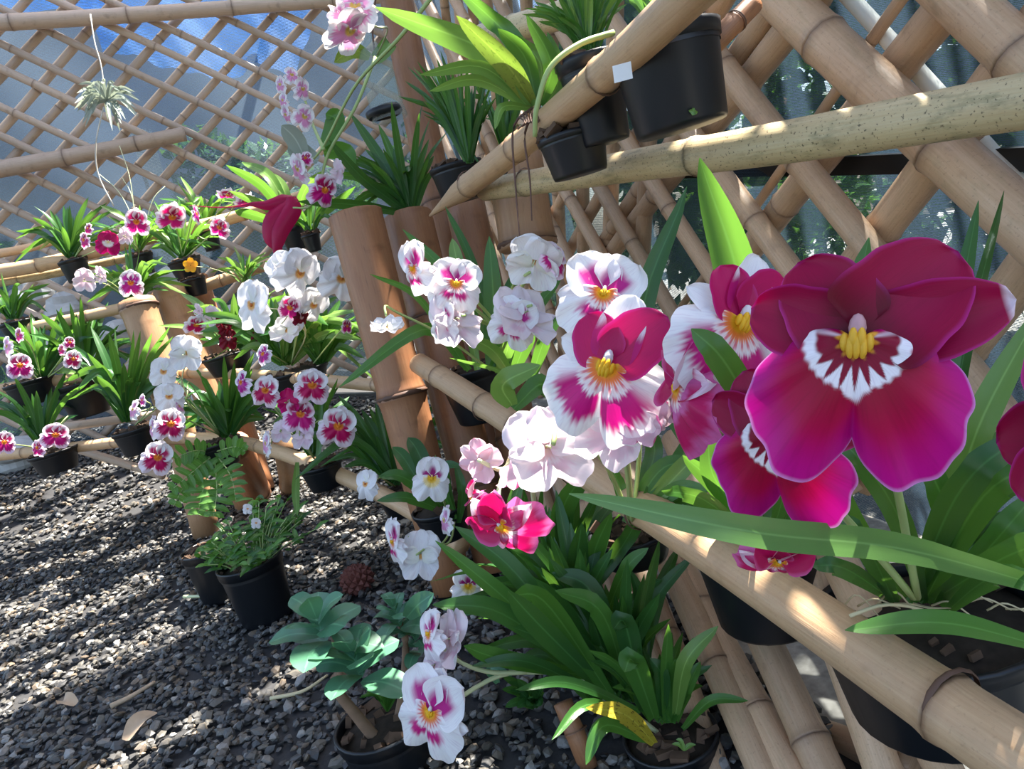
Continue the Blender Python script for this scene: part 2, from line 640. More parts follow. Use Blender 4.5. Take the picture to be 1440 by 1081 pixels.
def fan(parent, base, n, a0, a1, l0, l1, wpx, mats=('leaf', 'leafdark'), droop=0.18, dz=0.5, spread=10, faceto=None, **kw):
    """a tuft of n strap leaves rising from a base; lengths are at the base's distance, angles about the view axis"""
    bx, by, d = base
    n = int(n * (1.9 if d > 2 else 1.4))
    wpx = wpx * 0.8
    for k in range(n):
        a = math.radians(a0 + (a1 - a0) * ((k + random.uniform(0.1, 0.9)) / n))
        L = random.uniform(l0, l1)
        q = random.uniform(-1, 1)
        tx, ty = bx + L * math.cos(a), by - L * math.sin(a)
        td = d * (1 + q * dz * L / F)
        sx = bx + random.uniform(-spread, spread) * math.cos(a)
        sy = by + random.uniform(-2, 2)
        mx, my = (sx + tx) / 2, (sy + ty) / 2
        out = abs(math.cos(a)) * 0.6 + 0.15
        hx, hy = -0.25 * L * droop * out * 1.2, -L * droop * out * 1.6
        mx += hx; my += hy
        if d > 1.5 and random.random() < .22:                 # some leaves flop over
            ty += L * random.uniform(.25, .5)
            tx += L * .2 * math.cos(a)
        pts = [P(sx, sy, d), P(mx, my, d + (td - d) * 0.4), P(tx, ty, td)]
        leaf(parent, pts, random.uniform(0.8, 1.15) * wpx * d / F, random.choice(mats), face=random.uniform(0.1, 0.95) if faceto is None else faceto,
             twist=random.uniform(-0.7, 0.7), fold=random.uniform(0.15, 0.45), n=10, **kw)


# ------------------------------------------------------------------ flowers
def cr(xs, ys, x):
    """smooth 1-D interpolation"""
    pts = spline(list(zip(xs, ys)), 200)
    return np.interp(x, pts[:, 0], pts[:, 1])


MAG = (0.50, 0.004, 0.10)
MAGB = (0.56, 0.006, 0.19)
DEEP = (0.27, 0.002, 0.045)
DRED = (0.13, 0.003, 0.012)
WHT = (0.86, 0.84, 0.84)
CRM = (0.84, 0.84, 0.72)
PNK = (0.76, 0.48, 0.60)
YEL = (0.90, 0.52, 0.02)
ORG = (0.86, 0.26, 0.02)


def lerp3(a, b, t):
    t = np.clip(t, 0, 1)[..., None]
    return np.asarray(a) * (1 - t) + np.asarray(b) * t


def petal_geo(ang, L, W, bend=0.0, cup=0.0, a=0.75, p=2.3, ruffle=0.03, zoff=0.0, tipbend=0.0, nu=13, nv=17, colf=None, seed=0, r0=0.06):
    rs = np.random.RandomState(seed)
    ph = rs.uniform(0, 6)
    U, V = np.meshgrid(np.linspace(-1, 1, nu), np.linspace(0, 1, nv))
    wv = W * (1 - np.abs(2 * V ** a - 1) ** p) ** (1 / p) + 0.16 * W * (1 - V) * (V < 1)
    wv = wv * (1 + 0.035 * np.sin(V * 11 + ph) * V + 0.02 * np.sin(V * 23 + 2 * ph) * V)
    x = U * wv
    y = r0 + V * L
    z = zoff + bend * V ** 2 + cup * (U ** 2) * wv + ruffle * np.sin(U * 5 + V * 4 + ph) * V * np.abs(U) - tipbend * np.clip(V - 0.75, 0, 1) ** 2 * 12
    A = -math.radians(ang)
    X = x * math.cos(A) - y * math.sin(A)
    Y = x * math.sin(A) + y * math.cos(A)
    v = np.stack([X, Y, z], -1).reshape(-1, 3)
    jag = rs.uniform(-1, 1, nu)
    col = colf(U, V, jag[None, :] * np.ones_like(V)).reshape(-1, 3)
    f = [(r * nu + c, r * nu + c + 1, (r + 1) * nu + c + 1, (r + 1) * nu + c) for r in range(nv - 1) for c in range(nu - 1)]
    uv = np.stack([U * 0.5 + 0.5, V], -1).reshape(-1, 2)
    return v, f, uv, col


def lip_geo(th, rr, nt=61, nr=21, colf=None, zc=0.10, zedge=-0.16, ruffle=0.03, zoff=0.03, inner=0.03):
    tm = th[-1]
    TH, RO = np.meshgrid(np.linspace(-tm, tm, nt), np.linspace(0, 1, nr))
    rout = cr(th, rr, np.abs(TH))
    rout = rout * (1 + 0.018 * np.sin(TH * .21) + 0.012 * np.sin(TH * .43 + 1))
    r = inner + RO * (rout - inner)
    t = np.radians(TH)
    x = r * np.sin(t)
    y = -r * np.cos(t)
    z = zoff + zc * np.sin(np.clip(RO * PI, 0, PI)) * 0.6 + zedge * RO ** 2 - 0.05 * np.exp(-(TH / 9) ** 2) * RO + ruffle * np.sin(TH * 0.17) * RO ** 2
    v = np.stack([x, y, z], -1).reshape(-1, 3)
    col = colf(TH, RO, r, rout).reshape(-1, 3)
    f = [(a * nt + b, (a + 1) * nt + b, (a + 1) * nt + b + 1, a * nt + b + 1) for a in range(nr - 1) for b in range(nt - 1)]
    uv = np.stack([TH / (2 * tm) + 0.5, RO], -1).reshape(-1, 2)
    return v, f, uv, col


def column_geo(s, ccol, ycol):
    """pale column hood above a yellow crest of ridges"""
    v, f, col = [], [], []

    def ell(c, r, colr, n=8, m_=6):
        b = len(v)
        for i in range(m_ + 1):
            ph = PI * i / m_
            for j in range(n):
                a = 2 * PI * j / n
                v.append((c[0] + r[0] * math.sin(ph) * math.cos(a), c[1] + r[1] * math.cos(ph), c[2] + r[2] * math.sin(ph) * math.sin(a)))
                col.append(colr)
        for i in range(m_):
            for j in range(n):
                f.append((b + i * n + j, b + i * n + (j + 1) % n, b + (i + 1) * n + (j + 1) % n, b + (i + 1) * n + j))
    ell((0, 0.11 * s, 0.10 * s), (0.075 * s, 0.13 * s, 0.09 * s), ccol)
    for dx, dy, q, h in ((-0.10, -0.02, 0.8, .12), (-0.05, -0.06, 1.0, .15), (0, -0.05, 1.1, .16), (0.05, -0.06, 1.0, .15), (0.10, -0.02, 0.8, .12), (-.03, 0.02, .9, .16), (.035, .02, .9, .16)):
        ell((dx * s, dy * s, h * s), (0.042 * s, 0.11 * q * s, 0.06 * s), ycol)
    b = len(v)
    for k in range(4):                                        # pedicel behind the flower
        for j in range(6):
            a = 2 * PI * j / 6
            rr = 0.045 * s
            v.append((rr * math.cos(a), rr * math.sin(a) - 0.02 * s * k * k, -0.02 * s - 0.12 * s * k))
            col.append((0.55, 0.60, 0.35))
    for k in range(3):
        for j in range(6):
            f.append((b + k * 6 + j, b + k * 6 + (j + 1) % 6, b + (k + 1) * 6 + (j + 1) % 6, b + (k + 1) * 6 + j))
    return np.array(v), f, None, np.array(col)


FT = {}


def simple_mesh(name, geo, mat):
    v, f, uv, col = geo
    me = bpy.data.meshes.new(name)
    me.from_pydata([tuple(q) for q in v], [], f)
    if uv is not None:
        li = np.zeros(len(me.loops), dtype=np.int32)
        me.loops.foreach_get('vertex_index', li)
        me.uv_layers.new(name='UVMap').data.foreach_set('uv', np.asarray(uv, dtype=np.float32)[li].ravel())
    a = me.color_attributes.new('Col', 'FLOAT_COLOR', 'POINT')
    c = np.ones((len(v), 4), dtype=np.float32)
    c[:, :3] = col
    a.data.foreach_set('color', c.ravel())
    me.polygons.foreach_set('use_smooth', np.ones(len(me.polygons), dtype=bool))
    me.materials.append(mat)
    return me


def flower_type(key, parts, column, mat):
    """parts: list of (part name, geometry)"""
    FT[key] = ([(n, simple_mesh(n, g, mat)) for n, g in parts], simple_mesh('flower', column, M['petal']))


def patch(base, mark, ve, ue=2.0, soft=0.12, v0=-1.0, jag=0.06, base2=None):
    """petal colouring: a mark from the petal's base out to ve, feathered at its edge"""
    def fn(U, V, J):
        lim = ve + jag * J
        m_ = (1 - sstep(lim - soft, lim + soft, V)) * (1 - sstep(ue - 0.18, ue + 0.08, np.abs(U) + 0.06 * J)) * sstep(v0 - 0.05, v0 + 0.05, V)
        return lerp3(base, mark, m_)
    return fn


def edged(body, edge, w_=0.1, deep=None):
    def fn(U, V, J):
        m_ = np.maximum(sstep(1 - w_, 1, np.abs(U)), sstep(1 - w_ * 0.8, 1, V))
        c = lerp3(body, edge, m_)
        if deep is not None:
            c = lerp3(deep, c, sstep(0.05, 0.45, V))
        return c
    return fn


LT = (0, 14, 28, 48, 70, 92, 112, 128)                       # outline of a two-lobed lip: angle from straight down, reach
LR = (0.74, 0.98, 1.10, 1.05, 0.88, 0.66, 0.46, 0.30)


def lip_pansy(mark, margin, reach=0.74, centre=ORG, halo=None):
    def fn(TH, RO, r, rout):
        j = 0.05 * np.sin(TH * 0.9) + 0.03 * np.sin(TH * 2.1)
        m_ = (1 - sstep(reach - 0.05 + j, reach + 0.07 + j, RO)) * (1 - sstep(88, 112, np.abs(TH)))
        m_ = m_ * sstep(0, 3.5, np.abs(TH) + 3.5 * (1 - sstep(0.45, 0.7, RO)))
        c = lerp3(margin, mark, m_)
        h = (1 - sstep(0.36, 0.44, r + 0.03 * np.sin(TH * 0.5))) * (1 - sstep(80, 105, np.abs(TH)))
        if halo is not None:
            c = lerp3(c, halo, h)
        h2 = (1 - sstep(0.17, 0.26, r))
        return lerp3(c, centre, h2)
    return fn


def lip_rays(mark, margin, lobes=(0.42, 0.80), half=52, scale=1.0):
    """white lip: magenta patch on each lobe, orange-yellow heart with red rays on white"""
    def fn(TH, RO, r, rout):
        aT = np.abs(TH)
        r = r / scale
        j = 0.035 * np.sin(TH * 1.3) + 0.035 * np.sin(TH * 0.47 + 1)
        m_ = sstep(lobes[0] - 0.05, lobes[0] + 0.03, RO + j * 0.6) * (1 - sstep(lobes[1] - 0.10, lobes[1] + 0.06, RO + j))
        m_ = m_ * (1 - sstep(half - 10, half + 14, aT)) * sstep(1.5, 6, aT + 4 * (1 - RO))
        c = lerp3(margin, mark, m_)
        ring = (1 - sstep(0.52, 0.58, r + 0.05 * np.sin(TH * 0.8)))
        c = lerp3(c, (0.88, 0.74, 0.72), ring)
        rays = (1 - sstep(0.44, 0.56, r)) * sstep(0.1, 0.6, np.sin(np.radians(TH) * 22))
        c = lerp3(c, (0.70, 0.05, 0.10), rays * 0.8)
        c = lerp3(c, (0.88, 0.22, 0.03), 1 - sstep(0.30, 0.42, r + 0.04 * np.sin(TH * 0.8)))
        return lerp3(c, YEL, 1 - sstep(0.16, 0.27, r))
    return fn


def lip_hero(scale):
    def fn(TH, RO, r, rout):
        aT = np.abs(TH)
        r = r / scale
        body = lerp3((0.44, 0.0005, 0.060), (0.50, 0.003, 0.22), sstep(0.55, 0.98, RO))
        body = lerp3((0.30, 0.0005, 0.025), body, sstep(0.3, 0.75, RO))
        body = lerp3(body, (0.62, 0.30, 0.62), sstep(0.965, 1.0, RO) * 0.8)
        tip = 0.15 * np.exp(-(TH / 10.0) ** 2)
        tr = np.radians(TH)
        spike = np.abs(np.sin(tr * 10.0 + 0.25 * np.sin(tr * 5))) ** 0.7
        outer = 0.70 + tip + 0.015 * np.sin(tr * 31)
        low = np.exp(-(TH / 58.0) ** 4)
        inn = 0.535 + low * (0.05 - 0.20 * spike ** 3 + 0.12 * (1 - spike)) + 0.012 * np.sin(tr * 17)
        white = (1 - sstep(outer - 0.03, outer + 0.03, r)) * (1 - sstep(100, 114, aT))
        c = lerp3(body, (0.88, 0.82, 0.85), white)
        c = lerp3(c, (0.24, 0.001, 0.025), (1 - sstep(inn - 0.025, inn + 0.025, r)) * (1 - sstep(95, 110, aT)))
        c = lerp3(c, (0.80, 0.36, 0.03), (1 - sstep(0.20, 0.27, r + 0.04 * np.sin(np.radians(TH) * 12))))
        return c
    return fn


def std_parts(sep, pet, dor, lipf, lt=LT, lr=LR, pw=0.46, pl=0.78, pa=40, sw=0.22, sl=0.82, sa=98, dw=0.30, dl=0.84, ruff=0.07, nt=61, nr=19, seed=1, zedge=-0.16, cup=0.15):
    return [
        ('sepal', petal_geo(0, dl, dw, bend=-0.05, cup=cup, zoff=-0.05, colf=dor, seed=seed, ruffle=ruff)),
        ('sepal', petal_geo(-sa, sl, sw, bend=-0.14, cup=cup, zoff=-0.05, colf=sep, seed=seed + 1, ruffle=ruff, p=2.0)),
        ('sepal', petal_geo(sa, sl, sw, bend=-0.14, cup=cup, zoff=-0.05, colf=sep, seed=seed + 2, ruffle=ruff, p=2.0)),
        ('petal', petal_geo(-pa, pl, pw, bend=-0.06, cup=cup, zoff=0.0, colf=pet, seed=seed + 3, ruffle=ruff)),
        ('petal', petal_geo(pa, pl, pw, bend=-0.06, cup=cup, zoff=0.02, colf=pet, seed=seed + 4, ruffle=ruff)),
        ('lip', lip_geo(lt, lr, nt=nt, nr=nr, colf=lipf, ruffle=ruff, zedge=zedge)),
    ]


# the big deep magenta bloom in front (unit: 100 photograph pixels at its distance)
HT = (0, 6, 16, 26, 40, 52, 66, 84, 104, 124)
HR = (1.42, 1.80, 2.20, 2.22, 2.02, 1.84, 1.58, 1.05, 0.62, 0.30)
hb = edged((0.29, 0.0005, 0.042), (0.44, 0.02, 0.20), 0.05, (0.13, 0.0004, 0.014))
htip = lambda U, V, J: lerp3(hb(U, V, J), (0.80, 0.66, 0.72), sstep(0.93, 0.97, V))
flower_type('hero', [
    ('sepal', petal_geo(4, 0.85, 0.40, bend=-0.25, cup=0.0, zoff=-0.42, colf=hb, seed=3)),
    ('sepal', petal_geo(-73, 1.48, 0.52, bend=-0.10, cup=0.22, zoff=-0.12, colf=hb, seed=4, nu=21, nv=25)),
    ('sepal', petal_geo(73, 1.90, 0.52, bend=-0.06, cup=0.22, zoff=-0.14, colf=htip, seed=5, nu=21, nv=25, p=2.2)),
    ('petal', petal_geo(-37, 1.36, 0.62, bend=-0.30, cup=0.20, zoff=-0.08, a=0.62, colf=hb, seed=6, nu=21, nv=25)),
    ('petal', petal_geo(44, 1.66, 0.72, bend=-0.34, cup=0.30, zoff=-0.01, a=0.62, p=2.5, colf=hb, seed=7, nu=21, nv=25)),
    ('lip', lip_geo(HT, HR, nt=181, nr=61, colf=lip_hero(1.0), zc=0.16, zedge=-0.30, ruffle=0.07, zoff=0.10)),
], column_geo(1.55, (0.62, 0.36, 0.38), (0.85, 0.50, 0.04)), M['petaldark'])
# white-tipped magenta bloom (unit: 100 px)
T2T = (0, 5, 14, 26, 42, 60, 80, 98, 116)
T2R = (1.00, 1.22, 1.52, 1.52, 1.48, 1.38, 1.12, 0.70, 0.35)
wtip = lambda ve: patch(WHT, (0.52, 0.006, 0.16), ve, soft=0.10, jag=0.07)
flower_type('tipped', [
    ('sepal', petal_geo(5, 1.28, 0.42, bend=-0.12, cup=0.2, zoff=-0.04, colf=wtip(0.50), seed=3, nu=21, nv=25)),
    ('sepal', petal_geo(-76, 1.05, 0.27, bend=-0.15, cup=0.2, zoff=-0.08, colf=wtip(0.05), seed=4, p=1.9)),
    ('sepal', petal_geo(88, 1.0, 0.27, bend=-0.25, cup=0.2, zoff=-0.08, colf=wtip(0.35), seed=5, p=1.9)),
    ('petal', petal_geo(-38, 0.98, 0.44, bend=-0.08, cup=0.15, zoff=0.0, colf=edged(MAG, (0.55, 0.02, 0.2), 0.05), seed=6, nu=17, nv=21)),
    ('petal', petal_geo(36, 1.30, 0.52, bend=-0.12, cup=0.18, zoff=0.02, colf=edged(MAG, (0.55, 0.02, 0.2), 0.05), seed=7, nu=17, nv=21)),
    ('lip', lip_geo(T2T, T2R, nt=151, nr=51, colf=lip_rays(MAGB, WHT, (0.40, 0.80), 62, 1.0), zedge=-0.3, ruffle=0.06)),
], column_geo(1.25, (0.80, 0.74, 0.76), YEL), M['petalback'])
# white bloom with magenta blotches (about one unit in reach)
flower_type('blotched', std_parts(patch(WHT, MAGB, 0.12), patch(WHT, (0.50, 0.008, 0.22), 0.62, 0.55), patch(WHT, MAGB, 0.2, 0.4),
            lip_rays(MAGB, WHT, (0.36, 0.60), 48, 0.62), pw=0.5, pl=0.92, nt=81, nr=27, seed=11), column_geo(0.6, (0.8, 0.75, 0.7), YEL), M['petalback'])
# small white-edged pansy faces
flower_type('pansy', std_parts(patch(WHT, MAG, 0.15), patch(WHT, MAG, 0.66, 0.58), patch(WHT, MAG, 0.35, 0.4),
            lip_pansy(MAG, (0.85, 0.72, 0.80), 0.72), seed=21), column_geo(0.7, (0.85, 0.45, 0.1), ORG), M['petalback'])
flower_type('pansydeep', std_parts(patch(WHT, DEEP, 0.4), patch((0.86, 0.74, 0.80), (0.40, 0.003, 0.09), 0.74, 0.72), patch(WHT, MAG, 0.5, 0.5),
            lip_pansy(MAGB, (0.86, 0.66, 0.80), 0.78), seed=22), column_geo(0.7, (0.85, 0.45, 0.1), ORG), M['petalback'])
flower_type('ruby', std_parts(edged(MAG, MAGB, 0.1), edged((0.42, 0.003, 0.09), MAGB, 0.08), edged(MAG, MAGB, 0.1),
            lip_pansy((0.42, 0.003, 0.1), MAGB, 0.9, (0.9, 0.75, 0.6), (0.88, 0.78, 0.78)), seed=23), column_geo(0.6, WHT, (0.9, 0.7, 0.3)), M['petaldark'])
flower_type('white', std_parts(lambda U, V, J: lerp3(WHT, CRM, 1 - V), lambda U, V, J: lerp3(CRM, WHT, sstep(0, 0.3, V)), lambda U, V, J: lerp3(WHT, WHT, V),
            lip_pansy(WHT, WHT, 0.7, (0.80, 0.40, 0.10)), pw=0.54, pl=0.9, pa=46, dw=0.36, sw=0.3, seed=24), column_geo(0.5, (0.86, 0.80, 0.70), (0.75, 0.25, 0.06)), M['petal'])
flower_type('darkred', std_parts(edged(DRED, DRED, 0.1), edged(DRED, (0.2, 0.005, 0.02), 0.1), edged(DRED, DRED, 0.1),
            lip_pansy((0.16, 0.003, 0.015), (0.22, 0.005, 0.03), 0.8, (0.6, 0.4, 0.4)), seed=25), column_geo(0.5, (0.5, 0.2, 0.2), (0.6, 0.3, 0.2)), M['petaldark'])
flower_type('blush', std_parts(patch((0.84, 0.76, 0.70), (0.74, 0.5, 0.6), 0.5), patch(WHT, (0.72, 0.32, 0.55), 0.55, 0.7), patch((0.84, 0.72, 0.76), PNK, 0.5),
            lip_pansy((0.74, 0.30, 0.52), WHT, 0.7, (0.7, 0.5, 0.1)), seed=26, ruff=0.06), column_geo(0.5, CRM, (0.8, 0.6, 0.2)), M['petalback'])
flower_type('orchidpurple', std_parts(patch(WHT, (0.42, 0.01, 0.25), 0.2), patch(WHT, (0.40, 0.008, 0.24), 0.75, 0.7), patch(WHT, (0.42, 0.01, 0.25), 0.2, 0.4),
            lip_pansy((0.45, 0.01, 0.25), (0.82, 0.74, 0.84), 0.74), seed=27), column_geo(0.6, (0.85, 0.45, 0.1), ORG), M['petalback'])
flower_type('yellowheart', std_parts(patch(WHT, WHT, 0.1), patch(WHT, (0.36, 0.004, 0.16), 0.42, 0.6, jag=0.02), patch(WHT, WHT, 0.2),
            lip_pansy(WHT, WHT, 0.7, YEL, (0.9, 0.7, 0.3)), pw=0.5, pl=0.88, pa=30, seed=28), column_geo(0.6, (0.9, 0.7, 0.3), YEL), M['petalback'])
# side-on deep pink bloom, petals swept forward
flower_type('folded', std_parts(patch((0.82, 0.62, 0.72), MAG, 0.6), edged(MAG, (0.62, 0.10, 0.3), 0.12), patch(WHT, MAG, 0.75),
            lip_rays(MAG, (0.62, 0.12, 0.34), (0.5, 0.9), 70, 0.62), pw=0.40, pl=0.85, pa=48, sw=0.24, sa=105, seed=29, cup=0.45, zedge=-0.35), column_geo(0.5, WHT, YEL), M['petalback'])

CAMR = Matrix([list(r) for r in RM])


def flower(parent, px, py, d, rpx, kind, yaw=0, pitch=0, roll=0, label=None, stem=None, swidth=0.0022, stemmat='stem'):
    """a bloom with its petals, sepals and lip, turned as seen; stem: further points back to the plant's base"""
    parts, colm = FT[kind]
    s = rpx * d / F
    root = root_of(parent)
    y, p, r = math.radians(yaw), math.radians(pitch), math.radians(-roll)
    z = Vector((math.sin(y) * math.cos(p), math.sin(p), math.cos(y) * math.cos(p)))
    upv = Vector((0, 1, 0)) if abs(z.y) < 0.95 else Vector((0, 0, -1))
    x = upv.cross(z).normalized()
    yv = z.cross(x)
    R = Matrix((x, yv, z)).transposed() @ Matrix.Rotation(r, 3, 'Z')
    # face toward the eye along the view line first
    dirc = Vector(RM.T @ ray(px, py)).normalized()
    R = (Vector((0, 0, -1)).rotation_difference(dirc)).to_matrix() @ R
    k_ = 0 if kind in ('hero', 'tipped') else 1               # no two blooms quite alike
    W = (CAMR @ R).to_4x4() @ Matrix.Diagonal((s * (1 + k_ * random.uniform(-.1, .06)), s * (1 + k_ * random.uniform(-.08, .06)), s * (1 + k_ * random.uniform(-.3, .7)), 1))
    W.translation = P(px, py, d) - root.location
    o = bpy.data.objects.new('flower', colm)
    COL.objects.link(o)
    o.parent = parent
    o.matrix_local = W
    if label:
        o['label'] = label
    for n, me in parts:
        c = bpy.data.objects.new(n, me)
        COL.objects.link(c)
        c.parent = o
    if stem:
        back = Vector(W.to_3x3() @ Vector((0, -0.1, -0.42)))
        pts = [P(px, py, d) + back] + [P(*q) for q in stem]
        v, f, uv = tube(pts, swidth * 0.75, swidth, 14, 6)
        build('flower_stem', v, f, M[stemmat], parent, uv)
    return o


# ------------------------------------------------------------------ pots
def lathe(c, prof, seg=28):
    v, f, uv = [], [], []
    for i, (r, z) in enumerate(prof):
        for j in range(seg):
            a = 2 * PI * j / seg
            v.append((c[0] + r * math.cos(a), c[1] + r * math.sin(a), c[2] + z)); uv.append((j / seg, z))
    for i in range(len(prof) - 1):
        for j in range(seg):
            f.append((i * seg + j, i * seg + (j + 1) % seg, (i + 1) * seg + (j + 1) % seg, (i + 1) * seg + j))
    return v, f, uv


def pot_parts(t, c, rt, rb, h, chips=26):
    """nursery pot hanging its rim at c; soil surface and bark chips inside"""
    prof = [(0.001, -h), (rb * 0.96, -h), (rb, -h + 0.004), (rt * 0.955, -0.16 * h), (rt * 0.96, -0.15 * h), (rt * 1.0, -0.145 * h), (rt * 1.02, -0.004), (rt * 1.03, 0.0),
            (rt * 0.97, 0.0), (rt * 0.95, -0.02 * h), (rb + (rt - rb) * 0.80, -0.20 * h)]
    v, f, uv = lathe(c, prof)
    build('pot', v, f, M['pot'], t, uv)
    rs = rb + (rt - rb) * 0.85
    v, f, uv = lathe((c[0], c[1], c[2] - 0.13 * h), [(rs * 0.98, 0), (rs * 0.6, 0.012 * 1), (rs * 0.25, 0.016), (0.001, 0.017)], 20)
    build('soil', v, f, M['soil'], t, uv)
    vv, ff = [], []
    for k in range(chips):
        a, q = random.uniform(0, 2 * PI), rs * math.sqrt(random.uniform(0, 0.9))
        s = random.uniform(0.006, 0.012)
        R = np.array(Matrix.Rotation(random.uniform(0, 3), 3, 'X') @ Matrix.Rotation(random.uniform(0, 3), 3, 'Z'))
        b = len(vv)
        for x in (-1, 1):
            for y in (-1, 1):
                for z in (-1, 1):
                    vv.append(np.array((c[0] + q * math.cos(a), c[1] + q * math.sin(a), c[2] - 0.12 * h + 0.012)) + R @ np.array((x * s, y * s * .6, z * s * .35)))
        ff += [tuple(b + i for i in q_) for q_ in ((0, 1, 3, 2), (4, 6, 7, 5), (0, 4, 5, 1), (2, 3, 7, 6), (0, 2, 6, 4), (1, 5, 7, 3))]
    o = build('bark_chips', vv, ff, M['bark'], t, smooth=False)
    o['kind'] = 'stuff'


def plant(name, label, px, py, d, rpx, hpx, cat='plant', group=None, taper=0.74):
    """plant in a black pot: (px, py, d) is the middle of the rim"""
    c = P(px, py, d)
    rt, h = rpx * d / F, hpx * d / F
    t = thing(name, label, cat, c - Vector((0, 0, h)), group)
    pot_parts(t, c, rt, rt * taper, h)
    return t


def seedling(t, px, py, d, n=4, s=10):
    for k in range(n):
        a = random.uniform(20, 160)
        q = random.uniform(0.5, 1) * s
        PL(t, [(px, py, d), (px + q * math.cos(math.radians(a)) * .6, py - q * math.sin(math.radians(a)), d), (px + 1.5 * q * math.cos(math.radians(a)), py - q * 1.1 * math.sin(math.radians(a)), d)], 6, 'leaflight', n=6, face=0.7)

# ================================================================== THE SETTING
def structure(name, mesh=None):
    o = mesh or bpy.data.objects.new(name, None)
    if mesh is None:
        COL.objects.link(o)
    o['kind'] = 'structure'
    return o


# ---- gravel floor
gx, gy = np.meshgrid(np.linspace(-5.5, 0.46, 60), np.linspace(-1.5, 7.0, 80))
gz = ground_z(gx, gy) - 0.004 + 0.004 * np.sin(gx * 9) * np.cos(gy * 7)
gv = np.stack([gx, gy, gz], -1).reshape(-1, 3)
gf = [(r * 60 + c, r * 60 + c + 1, (r + 1) * 60 + c + 1, (r + 1) * 60 + c) for r in range(79) for c in range(59)]
floor = structure('floor', build('floor', gv, gf, M['earth'], None, origin=(0, 0, 0)))
# pale grit of the yard outside the right wall and beyond the far wall
ov, of = [], []
for k, (x0, x1, y0, y1, z) in enumerate(((0.46, 6.0, -1.5, 9.0, -0.004), (-7.0, 0.46, 7.0, 10.0, 0.22))):
    b = len(ov)
    n = 16
    for r in range(n + 1):
        for c in range(n + 1):
            ov.append((x0 + (x1 - x0) * c / n, y0 + (y1 - y0) * r / n, z + random.uniform(-.008, .008)))
    of += [(b + r * (n + 1) + c, b + r * (n + 1) + c + 1, b + (r + 1) * (n + 1) + c + 1, b + (r + 1) * (n + 1) + c) for r in range(n) for c in range(n)]
structure('floor_outside', build('floor_outside', ov, of, M['outearth'], None, origin=(0, 0, 0)))

# stones
bm_v, bm_f = [], None
phi = (1 + 5 ** .5) / 2
ico = np.array([(-1, phi, 0), (1, phi, 0), (-1, -phi, 0), (1, -phi, 0), (0, -1, phi), (0, 1, phi), (0, -1, -phi), (0, 1, -phi), (phi, 0, -1), (phi, 0, 1), (-phi, 0, -1), (-phi, 0, 1)]) / math.hypot(1, phi)
icf = [(0, 11, 5), (0, 5, 1), (0, 1, 7), (0, 7, 10), (0, 10, 11), (1, 5, 9), (5, 11, 4), (11, 10, 2), (10, 7, 6), (7, 1, 8), (3, 9, 4), (3, 4, 2), (3, 2, 6), (3, 6, 8), (3, 8, 9), (4, 9, 5), (2, 4, 11), (6, 2, 10), (8, 6, 7), (9, 8, 1)]
protos = []
for k in range(10):
    q = ico * (1 + np.random.uniform(-0.28, 0.28, (12, 1)))
    q = q * np.array([1.15, 0.9, 0.58]) * np.random.uniform(0.85, 1.15, (1, 3))
    protos.append(q)
stone_me = []
for k, q in enumerate(protos):
    me = bpy.data.meshes.new('stone')
    me.from_pydata(q.tolist(), [], icf)
    me.materials.append(M['stone'])
    stone_me.append(me)

rs = np.random.RandomState(5)
# spread over the ground with density by distance
cand = []
for (x0, x1, y0, y1, dens, s0, s1) in ((-1.9, 0.46, 0.75, 2.1, 4600, 0.0055, 0.0115), (-2.6, 0.50, 2.1, 3.2, 2700, 0.007, 0.013), (-3.6, 0.3, 3.2, 4.6, 1300, 0.010, 0.016), (-4.5, 0.3, 4.6, 6.8, 380, 0.014, 0.022)):
    n = int((x1 - x0) * (y1 - y0) * dens)
    xy = rs.uniform(0, 1, (n, 2)) * (x1 - x0, y1 - y0) + (x0, y0)
    sz = s0 + (s1 - s0) * rs.uniform(0, 1, n) ** 1.8
    cand.append(np.column_stack([xy, sz]))
cand = np.concatenate(cand)
Z = ground_z(cand[:, 0], cand[:, 1])
q = (np.column_stack([cand[:, :2], Z]) - EYE) @ RM
dd = -q[:, 2]
px = 720 + F * q[:, 0] / np.maximum(dd, .1)
py = 540.5 - F * q[:, 1] / np.maximum(dd, .1)
vis = (dd > .3) & (px > -60) & (px < 1500) & (py > 560) & (py < 1140)
cand, Z, px, py, dd = cand[vis], Z[vis], px[vis], py[vis], dd[vis]
clear = (px > 0) & (px < 1100) & (py > 700) & (py < 1081) & ~((px > 600) & (py < 940))
big = np.where(clear, cand[:, 2] / dd, 0)
order = np.argsort(-big)
single = set(order[:300].tolist())
vs, fs, cs = [], [], []
off = 0
pal = np.array([(0.046, 0.044, 0.042), (0.078, 0.073, 0.066), (0.115, 0.104, 0.084), (0.16, 0.118, 0.078), (0.28, 0.265, 0.235)])
